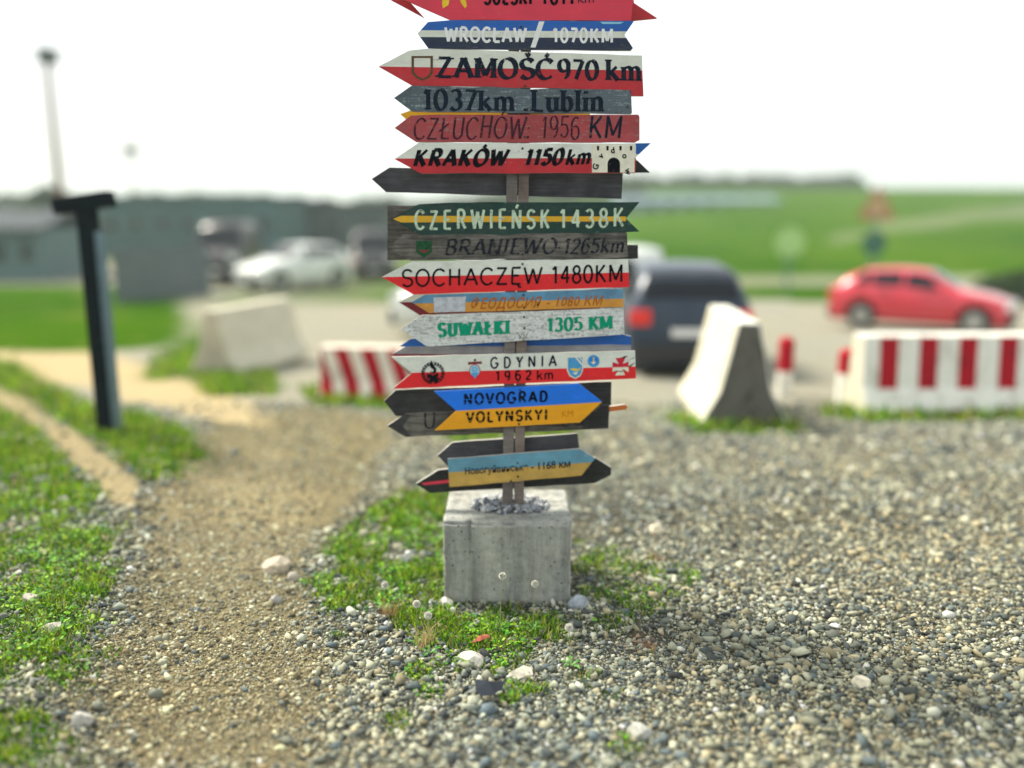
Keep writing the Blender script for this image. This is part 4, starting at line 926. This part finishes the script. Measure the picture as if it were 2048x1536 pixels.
barrier((a[0] + L_ / 2, a[1] + .30, a[2] - .03), R(1), L_, .80, .58, .26, [(px2x(q - 19), px2x(q + 19)) for q in (1780, 1860, 1940, 2022, 2104)], 'white concrete barrier with upright dark red stripes, largest one on the right', zlo=.33, spots=[(px2x(1815), .07), (px2x(1910), .08), (px2x(2010), .06)], end=B_cream)
a = ground_pt(1490, 852)
barrier((a[0] + .03, a[1] + .75, a[2] - .03), R(90 - 3), 1.5, 1.0, .80, .20, [(-.8, -.28)], 'barrier seen end on, cream left side and dark grey end, right of the dark estate', face=B_red if False else B_white, back=B_cream, zlo=.25)
a = ground_pt(712, 800)
barrier((a[0] + .26, a[1] + .2, a[2] - .03), R(-6), 1.35, .60, .45, .22, [(-.62 + i * .3, -.46 + i * .3) for i in range(5)], 'low barrier with slanting red and white stripes left of the signpost', face=plain('barrier_dirty_white', (.70, .64, .54), .8, var=.2, scale=6), slant=.32, zlo=.05)
a = ground_pt(455, 752)
barrier((a[0] + .05, a[1] + 1.0, a[2] - .03), R(90 - 16), 1.9, .90, .75, .20, [], 'plain pale concrete barrier seen end on, left beside the sandy path', face=B_cream, end=plain('sandy_barrier_concrete', (.46, .42, .33), .95, var=.2, scale=6), back=B_cream)
def bollard(px, py, H_, w, label, redfrac=.55):
    p = gp(px, py); r = empty('marker_post', p, label=label, category='marker post')
    bm = bmesh.new(); bm_cyl(bm, (0, 0, 0), (0, 0, H_ * (1 - redfrac)), w / 2, w / 2, 16); bm_obj('lower_tube', bm, B_white, r, smooth=False)
    bm = bmesh.new(); bm_cyl(bm, (0, 0, H_ * (1 - redfrac)), (0, 0, H_ * .94), w / 2 + .002, w / 2 + .002, 16); bm_cyl(bm, (0, 0, H_ * .94), (0, 0, H_), w / 2, w * .25, 16); bm_obj('upper_tube', bm, B_red, r)
bollard(1567, 792, .70, .17, 'short round marker post, red above white, between the two right barriers')
bollard(1690, 808, .62, .20, 'stubby white marker post with dark red top touching the big striped barrier', .42)

# ------------------------------------------------------------------ dark post with crossbar on the left
M_steel = plain('black_steel', (.004, .010, .014), .9, 0, .2, 8); M_steel.node_tree.nodes['Principled BSDF'].inputs['Specular IOR Level'].default_value = .1; M_galv = plain('blue_grey_steel', (.12, .19, .23), .45, .4, .15, 10)
a = ground_pt(216, 862); sc_ = F / math.hypot(a[1], CH - a[2])
r = empty('timber_post', a, R(-8), label='leaning black post with a short crossbar on top beside the sandy path', category='post')
bm = bmesh.new(); bm_box(bm, (0, 0, .93), (.135, .12, 1.92)); bevel(bm, .01); bm_obj('upright', bm, M_steel, r)
bm = bmesh.new(); bm_box(bm, (.085, .01, .86), (.03, .10, 1.66)); bm_obj('side_rail', bm, M_galv, r)
bm = bmesh.new(); bm_box(bm, (-.02, 0, 1.92), (.50, .14, .13), rot=Matrix.Rotation(R(-7), 4, 'Y')); bevel(bm, .01); bm_obj('crossbar', bm, M_steel, r)

# ------------------------------------------------------------------ vehicles
M_glass = plain('dark_car_glass', (.008, .012, .018), .12, 0, .05); M_glass.node_tree.nodes['Principled BSDF'].inputs['Specular IOR Level'].default_value = .25; M_tyre = plain('tyre_rubber', (.018, .018, .018), .85); M_rim = plain('alloy_rim', (.45, .46, .47), .3, .8)
M_trim = plain('black_plastic', (.02, .02, .022), .6); M_tail = plain('red_tail_lens', (.75, .012, .015), .15, 0, .1, 12, 1); M_lamp = plain('clear_headlight', (.75, .77, .78), .1, .2, .05, 12, 1)
M_plate = plain('number_plate_white', (.72, .73, .72), .5); M_chrome = plain('chrome', (.7, .7, .7), .15, 1)
def carpaint(name, col, met=0):
    m, nt, b, L = newmat(name); b.inputs['Base Color'].default_value = (*col, 1); b.inputs['Roughness'].default_value = .35; b.inputs['Coat Weight'].default_value = 1 if max(col) > .3 else .25; b.inputs['Specular IOR Level'].default_value = .3
    b.inputs['Coat Roughness'].default_value = .05; b.inputs['Metallic'].default_value = met
    n1 = noise(nt, objcoord(nt), 3, 3, .5); L(mixc(nt, ramp(nt, n1, .3, .8), col, tuple(v * .85 + .02 for v in col)), b.inputs['Base Color']); return m
PROF = {  # (t along the length from nose to tail, roof or bonnet height, belt height, half width at belt, half width at top) heights as part of H, widths as part of W/2
 'hatch': [(0, .40, .36, .72, .66), (.03, .52, .46, .88, .80), (.12, .60, .55, .96, .84), (.27, .68, .62, .98, .80), (.33, .76, .64, .99, .76), (.46, .97, .66, 1, .68), (.60, 1.0, .68, 1, .68), (.80, .97, .70, .99, .66), (.90, .86, .70, .97, .66), (.975, .66, .62, .94, .82), (1, .50, .44, .84, .78)],
 'estate': [(0, .40, .36, .72, .66), (.03, .50, .46, .88, .80), (.12, .59, .54, .96, .84), (.26, .66, .61, .98, .80), (.32, .75, .62, .99, .76), (.43, .97, .64, 1, .70), (.60, 1.0, .65, 1, .70), (.86, .98, .66, .99, .70), (.95, .90, .66, .98, .70), (.985, .64, .58, .95, .84), (1, .48, .42, .90, .82)],
 'van': [(0, .34, .30, .78, .72), (.03, .46, .42, .92, .84), (.10, .54, .50, .97, .84), (.18, .62, .55, .99, .82), (.28, .92, .57, 1, .80), (.40, 1.0, .58, 1, .80), (.60, 1.0, .58, 1, .80), (.90, 1.0, .58, 1, .80), (.97, .98, .58, .99, .80), (.99, .60, .54, .97, .86), (1, .44, .40, .93, .86)]}
def car(name, label, cat, base_pt, heading, L_, Wd, H_, mat, style='hatch', tail=M_tail, glass=M_glass):
    """heading = world angle the nose points to; base_pt = centre on the ground"""
    root = empty(name, base_pt, heading, label=label, category=cat); P = PROF[style]; zb = .13 * H_
    X = lambda t: L_ / 2 - t * L_
    def at(t):
        for (a, b_) in zip(P, P[1:]):
            if a[0] <= t <= b_[0]:
                f = (t - a[0]) / (b_[0] - a[0]); return [a[i] + (b_[i] - a[i]) * f for i in range(5)]
        return P[-1]
    ts = sorted(set([p[0] for p in P] + [.05, .08, .2, .24, .38, .5, .55, .65, .7, .75]))
    bm = bmesh.new(); rings = []
    for t in ts:
        _, zt, zl, wl, wt = at(t); h = Wd / 2; zt *= H_; zl *= H_; x = X(t)
        half = [(0, zb), (h * wl * .88, zb), (h * wl * .98, zb + .10 * H_), (h * wl * 1.0, (zb + zl) * .55), (h * wl * .965, zl), (h * (wl * .1 + wt * .9), zl + (zt - zl) * .88), (h * wt * .86, zt * .995), (0, zt * 1.005)]
        rings.append([bm.verts.new((x, y, z)) for y, z in half] + [bm.verts.new((x, -y, z)) for y, z in half[-2:0:-1]])
    n_ = len(rings[0])
    for a, b_ in zip(rings, rings[1:]):
        for j in range(n_): bm.faces.new((a[j], a[(j + 1) % n_], b_[(j + 1) % n_], b_[j]))
    bm.faces.new(rings[0]); bm.faces.new(rings[-1][::-1]); bmesh.ops.recalc_face_normals(bm, faces=bm.faces[:])
    wr = .215 * H_ if style != 'van' else .18 * H_; xf, xr = X(.185), X(.80)
    body = bm_obj('body', bm, [mat, M_trim], root, smooth=True)
    cut = bmesh.new()
    for x in (xf, xr):
        for s_ in (-1, 1): bm_cyl(cut, (x, s_ * Wd * .30, wr), (x, s_ * Wd * .62, wr), wr * 1.17, None, 24, 1)
    cme = bpy.data.meshes.new('arch_cut'); cut.to_mesh(cme); cut.free(); co = bpy.data.objects.new('arch_cut', cme); COL.objects.link(co); co.matrix_world = Matrix.Translation(base_pt) @ Matrix.Rotation(heading, 4, 'Z')
    cme.materials.append(mat); cme.materials.append(M_trim)
    md = body.modifiers.new('arches', 'BOOLEAN'); md.object = co; md.operation = 'DIFFERENCE'; md.solver = 'EXACT'
    bpy.context.view_layer.update(); dg = bpy.context.evaluated_depsgraph_get(); nm = bpy.data.meshes.new_from_object(body.evaluated_get(dg))
    body.modifiers.clear(); body.data = nm; bpy.data.objects.remove(co)
    def side(t, f, s_, off=.006):
        _, zt, zl, wl, wt = at(t); h = Wd / 2; zt *= H_; zl *= H_
        y0, y1 = h * wl * .965, h * (wl * .1 + wt * .9); return Vector((X(t), s_ * (y0 + (y1 - y0) * f / .88 + off), zl + (zt - zl) * f))
    def panel(nm_, pts, mt, th=.006, nrm=None):
        bm = bmesh.new(); f = bm.faces.new([bm.verts.new(p) for p in pts]); bm.normal_update(); bm.normal_update(); bmesh.ops.solidify(bm, geom=bm.faces[:], thickness=th); return bm_obj(nm_, bm, mt, root)
    tw0 = .36 if style != 'van' else .22
    bounds = {'hatch': [(.375, .565), (.585, .755), (.77, .85)], 'estate': [(.36, .54), (.56, .73), (.75, .90)], 'van': [(.22, .36), (.40, .62), (.65, .92)]}[style]
    for s_ in (-1, 1):
        for k, (a, b_) in enumerate(bounds):
            tps = [a + (b_ - a) * i / 3 for i in range(4)]; fa = .80
            bot = [side(t, .10, s_) for t in tps]; top = [side(t, (fa if not (k == 0 and i == 0) else (.30 if style != 'van' else .35)), s_) for i, t in enumerate(tps)]
            if k == 2: top[-1] = side(tps[-1], .5, s_)
            panel('side_window', bot + top[::-1], glass)
    def lidpane(t0, t1, nm_, fr=.94, n2=4):
        bm = bmesh.new(); g0 = []
        for i in range(n2 + 1):
            t = t0 + (t1 - t0) * i / n2; _, zt, zl, wl, wt = at(t); g0.append([bm.verts.new((X(t) + (.01 if t0 < .5 else -.01), s_ * Wd / 2 * wt * fr * f, zt * H_ * 1.005 - (.012 if f == 1 else 0) + .008)) for s_, f in ((-1, 1), (-1, .5), (1, 0), (1, .5), (1, 1))])
        for a, b_ in zip(g0, g0[1:]):
            for j in range(4): bm.faces.new((a[j], a[j + 1], b_[j + 1], b_[j]))
        bm_obj(nm_, bm, glass, root)
    st = {'hatch': ((.30, .445), (.83, .955)), 'estate': ((.29, .42), (.90, .975)), 'van': ((.165, .275), (.972, .987))}[style]
    lidpane(*st[0], 'windscreen'); lidpane(*st[1], 'rear_window')
    for x in (xf, xr):
        for s_ in (-1, 1):
            w_ = empty('wheel', (x, s_ * Wd * .425, wr)); w_.parent = root
            bm = bmesh.new(); bm_cyl(bm, (0, -.09, 0), (0, .09, 0), wr, None, 28); bevel(bm, .02, 2); bm_obj('tyre', bm, M_tyre, w_, smooth=False)
            bm = bmesh.new(); bm_cyl(bm, (0, s_ * .085, 0), (0, s_ * .098, 0), wr * .66, wr * .62, 24)
            for k in range(5):
                an = k * 1.2566; bm_box(bm, (math.cos(an) * wr * .32, s_ * .103, math.sin(an) * wr * .32), (wr * .55, .012, wr * .14), rot=Matrix.Rotation(-an, 4, 'Y'))
            bm_obj('rim', bm, M_rim, w_)
    hw = Wd / 2
    for s_ in (-1, 1):
        bm = bmesh.new(); bm_box(bm, (X(.025), s_ * hw * .70, H_ * .45), (.16, hw * .34, H_ * .09), rot=Matrix.Rotation(s_ * R(-20), 4, 'Z')); bevel(bm, .02, 2); bm_obj('headlight', bm, M_lamp, root)
        tz, th_, tw_ = (H_ * .56, H_ * .14, hw * .34) if style != 'van' else (H_ * .5, H_ * .25, hw * .16)
        bm = bmesh.new(); bm_box(bm, (X(.985), s_ * hw * (.95 - tw_ / hw / 2), tz), (.14, tw_, th_)); bevel(bm, .02, 2); bm_obj('tail_light', bm, tail, root)
        bm = bmesh.new(); bm_box(bm, (X(.36 if style != 'van' else .22), s_ * (hw * 1.08), H_ * .66), (.10, .20, .13)); bevel(bm, .03, 2); bm_obj('wing_mirror', bm, mat, root)
        for t in ((.45, .68) if style != 'van' else (.30,)):
            bm = bmesh.new(); q = side(t, 0, s_, .02); bm_box(bm, (q.x, q.y, q.z - .06), (.16, .03, .03)); bevel(bm, .008); bm_obj('door_handle', bm, M_trim, root)
    for nm_, t, z, w_, h_ in (('front_bumper', .012, .24, 1.72, .17), ('rear_bumper', .992, .25, 1.76, .15), ('grille', .012, .40, .9, .06)):
        bm = bmesh.new(); bm_box(bm, (X(t), 0, H_ * z), (.14, hw * w_, H_ * h_)); bevel(bm, .03, 2); bm_obj(nm_, bm, M_trim, root)
    for t, z, o_ in ((-.006, .25, 1), (1.006, .44, -1)):
        bm = bmesh.new(); bm_box(bm, (X(t) + .045 * (-1 if t < .5 else 1) * -1 * 1.0, 0, H_ * z), (.012, .50, .11)); bm_obj('number_plate', bm, M_plate, root)
    return root
C_dark = carpaint('dark_blue_grey_paint', (.018, .035, .062), .1); C_red = carpaint('red_car_paint', (.62, .02, .045)); C_wh = carpaint('white_car_paint', (.74, .77, .72)); C_blk = carpaint('black_car_paint', (.004, .006, .010)); C_gry = carpaint('teal_grey_car_paint', (.012, .045, .05))
C_anth = carpaint('charcoal_van_paint', (.008, .010, .014))
a = ground_pt(1378, 756); car('parked_car', 'dark blue grey estate car seen from behind just right of the signpost', 'car', (a[0] + .17, a[1] + 2.0, a[2] - .06), R(90 - 5), 4.0, 1.66, 1.50, C_dark, 'estate')
a = ground_pt(1035, 676); car('parked_car', 'long white van parked crosswise, mostly hidden behind the arrow boards', 'van', (a[0] + .22, a[1] + .9, a[2] - .02), R(180), 5.5, 1.85, 1.78, C_wh, 'van')
a = ground_pt(1874, 666); car('parked_car', 'red hatchback behind the white barrier with upright red stripes', 'car', (a[0], a[1] + .8, a[2]), R(-34), 3.55, 1.62, 1.32, C_red, 'hatch')
a = ground_pt(575, 583); car('parked_car', 'white hatchback facing the camera on the left side of the lot', 'car', (a[0], a[1] + 1.2, a[2]), R(-128), 4.2, 1.85, 1.62, C_wh, 'hatch')
a = ground_pt(425, 572); car('parked_van', 'black van farthest left behind the pale barrier', 'van', (a[0], a[1] + 2, a[2]), R(-84), 4.8, 1.9, 2.35, C_blk, 'van')
a = ground_pt(735, 560); car('parked_van', 'charcoal van between the white hatchback and the signpost', 'van', (a[0], a[1] + 1.5, a[2]), R(-80), 4.6, 1.9, 1.95, C_anth, 'van')

# ------------------------------------------------------------------ street lamps and road signs
M_rust = plain('brown_lamp_pole', (.12, .045, .01), .8); M_lhead = plain('grey_lamp_head', (.03, .05, .05), .6)
def street_lamp(px, top_py, Y, H_, label, arm, rp=.10, k=1):
    d = ray(px, top_py); t = Y / d[1]; x = d[0] * t; zt = CH + d[2] * t; zg = float(terrain(x, Y)); r = empty('street_lamp', (x, Y, zg), label=label, category='street lamp', group='street lamps on the left')
    h = zt - zg; bm = bmesh.new(); bm_cyl(bm, (0, 0, 0), (0, 0, h - .1), rp, rp * .6, 12); bm_obj('pole', bm, M_rust, r)
    bm = bmesh.new(); bm_cyl(bm, (0, 0, h - .12), (arm, -.1, h), rp * .6, rp * .5, 8); bm_obj('arm', bm, M_rust, r)
    bm = bmesh.new(); bm_box(bm, (arm * 1.1, -.1, h - .02), ((abs(arm) * 1.2 + .6) * k, .7 * k, .62 * k)); bevel(bm, .08, 2); bm_obj('lamp_head', bm, M_lhead, r)
street_lamp(92, 112, 40, 9, 'nearer and taller street lamp, brown pole, far left against the white sky', .12, .20)
street_lamp(258, 300, 92, 9, 'small far street lamp right of the tall one', .2, .14, 1.5)
def road_sign(px, py, Y, label, cat, kind):
    d = ray(px, py); t = Y / d[1]; x = d[0] * t; z = CH + d[2] * t; zg = float(terrain(x, Y)); r = empty('road_sign', (x, Y, zg - .05), label=label, category=cat); h = z - zg
    bm = bmesh.new(); bm_cyl(bm, (0, .03, 0), (0, .03, h + .35), .04, None, 10); bm_obj('pole', bm, M_galv, r)
    def plate(nm, pts, mt, y): bm = bmesh.new(); bm.faces.new([bm.verts.new((a, y, b_)) for a, b_ in pts]); bm.normal_update(); bmesh.ops.solidify(bm, geom=bm.faces[:], thickness=.004); bm_obj(nm, bm, mt, r)
    if kind == 'tri':
        tri = lambda s_: [(0, h + s_ * .62), (-s_ * .6, h - s_ * .42), (s_ * .6, h - s_ * .42)]
        plate('sign_plate', tri(1.15), plain('sign_red', (.42, .12, .06), .5), 0); plate('sign_face', tri(.78), plain('sign_yellow', (.50, .34, .16), .5), -.008)
        plate('lower_disc', [(.45 * math.cos(R(a)), h - 1.35 + .45 * math.sin(R(a))) for a in range(0, 360, 20)], plain('sign_teal', (.02, .13, .07), .5), 0)
    else:
        plate('sign_plate', [(.52 * math.cos(R(a)), h + .52 * math.sin(R(a))) for a in range(0, 360, 15)], plain('sign_pale_green', (.32, .52, .16), .5), 0)
        plate('sign_face', [(.40 * math.cos(R(a)), h + .40 * math.sin(R(a))) for a in range(0, 360, 15)], plain('sign_pale_green_face', (.38, .60, .20), .5), -.008)
road_sign(1755, 408, 31, 'triangular red and yellow warning sign over a small teal disc on the green slope', 'road sign', 'tri')
road_sign(1580, 482, 29, 'round pale green sign standing in the field above the estate car', 'road sign', 'round')
# ------------------------------------------------------------------ buildings and fence
M_hall = plain('teal_grey_cladding', (.055, .12, .125), .9, var=.2, scale=.4); M_hall2 = plain('grey_cladding', (.07, .10, .10), .9, var=.15, scale=.5); M_roof = plain('dark_roofing', (.025, .04, .05), .9); M_win = plain('dark_window', (.02, .03, .035), .2); M_door = plain('dark_door', (.015, .02, .025), .6)
M_pale = plain('pale_wall', (.10, .17, .17), .8); M_barn = plain('blue_grey_wall', (.25, .34, .40), .8)
def hall(name, label, cat, pl, pr, Y, ztop_px, depth, mat, roofm, nwin=4, doors=(), ridge=.0, over=.25, win_h=.9):
    dl, dr = ray(pl, 428), ray(pr, 428); x0, x1 = dl[0] / dl[1] * Y, dr[0] / dr[1] * Y; zg = min(float(terrain(x0, Y)), float(terrain(x1, Y))) - .3
    dt = ray(pl, ztop_px); zt = CH + dt[2] / dt[1] * Y; r = empty(name, ((x0 + x1) / 2, Y, zg), label=label, category=cat); w = x1 - x0; h = zt - zg
    bm = bmesh.new(); bm_box(bm, (0, depth / 2, (h - .2) / 2), (w, depth, h - .2)); bm_obj('wall', bm, mat, r)
    bm = bmesh.new()
    if ridge:
        pr_ = [(-over, h - .22), (depth / 2, h + ridge), (depth + over, h - .22), (depth + over, h - .36), (depth / 2, h + ridge - .16), (-over, h - .36)]
        A = [bm.verts.new((-w / 2 - over, a, z)) for a, z in pr_]; Bv = [bm.verts.new((w / 2 + over, a, z)) for a, z in pr_]
        for i in range(6): bm.faces.new((A[i], A[(i + 1) % 6], Bv[(i + 1) % 6], Bv[i]))
        bm.faces.new(A[::-1]); bm.faces.new(Bv); bmesh.ops.recalc_face_normals(bm, faces=bm.faces[:])
    else: bm_box(bm, (0, depth / 2, h - .1), (w + over * 2, depth + over * 2, .2))
    bm_obj('roof', bm, roofm, r)
    for i in range(nwin):
        x = -w / 2 + w * (i + .5) / nwin
        if any(abs(x - q * w) < 1.2 for q in doors): continue
        bm = bmesh.new(); bm_box(bm, (x, -.03, h * .58), (min(1.4, w / nwin * .55), .06, win_h)); f = bm_obj('window', bm, M_pale, r)
        bm = bmesh.new(); bm_box(bm, (x, -.065, h * .58), (min(1.4, w / nwin * .55) - .16, .02, win_h - .16)); bm_obj('pane', bm, M_win, f)
    for q in doors: bm = bmesh.new(); bm_box(bm, (q * w, -.04, h * .30 + .3), (1.9, .08, h * .6)); bm_obj('door', bm, M_door, r)
hall('long_hall', 'long low teal grey hall with a flat roof behind the left car park', 'building', 196, 553, 52, 392, 12, M_hall, M_hall, 7, (.22,), 0)
hall('small_house', 'small house with a dark pitched roof at the far left edge', 'house', -90, 72, 34, 446, 5, M_pale, M_roof, 3, (), .55)
hall('shed', 'dark grey shed with a flat roof right of the long hall', 'shed', 560, 770, 60, 408, 8, M_hall2, M_roof, 3, (), 0)
hall('barn', 'long blue grey barn in the field at the foot of the wood on the right', 'barn', 1240, 1560, 112, 399, 9, M_barn, plain('pale_barn_roof', (.14, .20, .24), .9), 8, (), .5, win_h=1.0)
# grey board fence in front of the hall
fa = ground_pt(232, 606); fb = ground_pt(430, 588); r = empty('board_fence', fa, math.atan2(fb[1] - fa[1], fb[0] - fa[0]), label='grey upright board fence left of the black van', category='fence')
fl = math.hypot(fb[0] - fa[0], fb[1] - fa[1]); nb = int(fl / .2); M_fence = wood('fence_board_wood', (.10, .13, .14), (.20, .24, .25)); bm = bmesh.new(); bm_box(bm, (0, 0, .85), (.185, .02, 1.7)); me_ = bpy.data.meshes.new('fence_board'); bm.to_mesh(me_); bm.free(); me_.materials.append(M_fence)
for i in range(nb):
    o = bpy.data.objects.new('fence_board', me_); COL.objects.link(o); o.parent = r; x_ = .1 + i * .2
    wx = fa[0] + (fb[0] - fa[0]) * x_ / fl; wy = fa[1] + (fb[1] - fa[1]) * x_ / fl; o.location = (x_, random.uniform(-.006, .006), float(terrain(wx, wy)) - fa[2] - .05 + random.uniform(-.02, .02))
for z in (.35, 1.3): bm = bmesh.new(); bm_box(bm, (fl / 2, .04, z), (fl, .05, .09)); bm_obj('fence_rail', bm, M_fence, r)

# ------------------------------------------------------------------ distant trees
def crown_mesh(xs, ys, zs, rs, hs, npt, leaf, seed, pal, conic=0.0):
    g = np.random.default_rng(seed); Vs, Cs = [], []
    for x, y, z, r_, h_ in zip(xs, ys, zs, rs, hs):
        n_ = npt; u = g.uniform(0, 1, n_) ** .8; a = g.uniform(0, 6.28, n_)
        lob = 1 + .25 * np.sin(a * 3 + x) + .2 * np.sin(a * 5 + y + u * 7)
        prof = (np.sin(np.pi * np.clip(u * .9 + .1, 0, 1)) ** .6) * (1 - conic) + (1 - u) * conic
        rr = r_ * prof * lob * g.uniform(.5, 1, n_) ** .5
        P = np.stack([x + np.cos(a) * rr, y + np.sin(a) * rr, z + h_ * (.12 + .88 * u)], 1)
        d1 = g.normal(size=(n_, 3)); d1 /= np.linalg.norm(d1, axis=1)[:, None]; d2 = np.cross(d1, g.normal(size=(n_, 3))); d2 /= np.linalg.norm(d2, axis=1)[:, None]
        l = leaf * g.uniform(.6, 1.4, (n_, 1)); Vs.append(np.stack([P + d1 * l, P + d2 * l, P - d1 * l, P - d2 * l], 1).reshape(-1, 3))
        Cs.append(np.repeat(np.array(pal)[g.integers(0, len(pal), n_)] * g.uniform(.7, 1.3), 4, 0))
    Vs = np.concatenate(Vs); return Vs, np.arange(len(Vs)).reshape(-1, 4), np.concatenate(Cs)
TP = [(.02, .05, .012), (.035, .075, .02), (.055, .10, .025), (.015, .035, .015)]
def wood_mass(name, label, spots, npt, leaf, seed, conic):
    xs, ys, rs, hs = map(np.array, zip(*spots)); zs = terrain(xs, ys)
    Vs, Fs, Cs = crown_mesh(xs, ys, zs, rs, hs, npt, leaf, seed, TP, conic)
    np_obj(name, Vs, Fs, M_LEAF, colors={'tone': Cs}, kind='stuff', label=label)
def line(px0, px1, n_, Y, dy, toppx, hj, rr, seed):
    """trees between two picture columns whose tops reach picture row toppx"""
    g = random.Random(seed); out = []
    for i in range(n_):
        px = px0 + (px1 - px0) * (i + g.uniform(-.4, .4)) / n_; y = Y + g.uniform(-dy, dy); d = ray(px, toppx(px) if callable(toppx) else toppx); x = d[0] / d[1] * y; zt = CH + d[2] / d[1] * y
        zg = float(terrain(x, y)); out.append((x, y, rr * g.uniform(.7, 1.3), max(2.5, (zt - zg) * g.uniform(1 - hj, 1))))
    return out
wood_mass('forest', 'far hazy conifer wood along the horizon on the right', line(1230, 1720, 62, 200, 18, lambda px: 388 - 16 * math.sin(max(0, min(1, (px - 1280) / 300)) * 1.57), .14, 2.6, 3), 130, .9, 4, .75)
wood_mass('bushes', 'far row of bushes behind the lot in the middle', line(540, 1260, 60, 150, 14, lambda px: 404 - 8 * math.sin(px / 37.0), .22, 3.0, 5), 150, .8, 6, .1)
wood_mass('far_wood', 'far hazy wood behind the buildings on the left', line(-260, 560, 60, 130, 12, lambda px: 392, .2, 3.0, 7), 150, .8, 8, .1)
def tree(px, toppx, Y, rad_, label, seed, npt=1200, leaf=.28):
    d = ray(px, toppx); x = d[0] / d[1] * Y; zt = CH + d[2] / d[1] * Y; zg = float(terrain(x, Y)); h = zt - zg
    r = empty('broadleaf_tree', (x, Y, zg), label=label, category='tree', group='single trees behind the lot')
    bm = bmesh.new(); bm_cyl(bm, (0, 0, -.1), (.1, 0, h * .5), .2, .1, 8)
    for k in range(5): an = k * 1.3; bm_cyl(bm, (.06, 0, h * (.3 + .04 * k)), (math.cos(an) * rad_ * .6, math.sin(an) * rad_ * .6, h * (.6 + .05 * k)), .07, .025, 6)
    bm_obj('trunk', bm, plain('bark', (.10, .075, .05), .9), r)
    Vs, Fs, Cs = crown_mesh([0], [0], [h * .1], [rad_], [h * .9], npt, leaf, seed, TP, .05); np_obj('crown', Vs, Fs, M_LEAF, r, colors={'tone': Cs})
tree(95, 376, 70, 2.2, 'rounded tree behind the nearer street lamp at far left', 1)
tree(590, 396, 72, 2.3, 'round tree just right of the end of the long hall', 2)
tree(650, 400, 75, 1.7, 'smaller round tree right of the one beside the long hall', 3)
tree(2085, 548, 26, 1.5, 'dark bushy tree at the right edge behind the red hatchback', 9, 1500, .16)

# ------------------------------------------------------------------ haze
bm = bmesh.new(); bm_box(bm, (0, 310, 8), (900, 720, 26))
m = bpy.data.materials.new('haze_air'); m.use_nodes = True; nt_ = m.node_tree; nt_.nodes.clear(); out = nt_.nodes.new('ShaderNodeOutputMaterial'); pv = nt_.nodes.new('ShaderNodeVolumePrincipled')
pv.inputs['Density'].default_value = .0010; pv.inputs['Color'].default_value = (.88, .97, .97, 1); pv.inputs['Anisotropy'].default_value = .3; nt_.links.new(pv.outputs[0], out.inputs['Volume'])
bm_obj('haze', bm, m, kind='stuff')
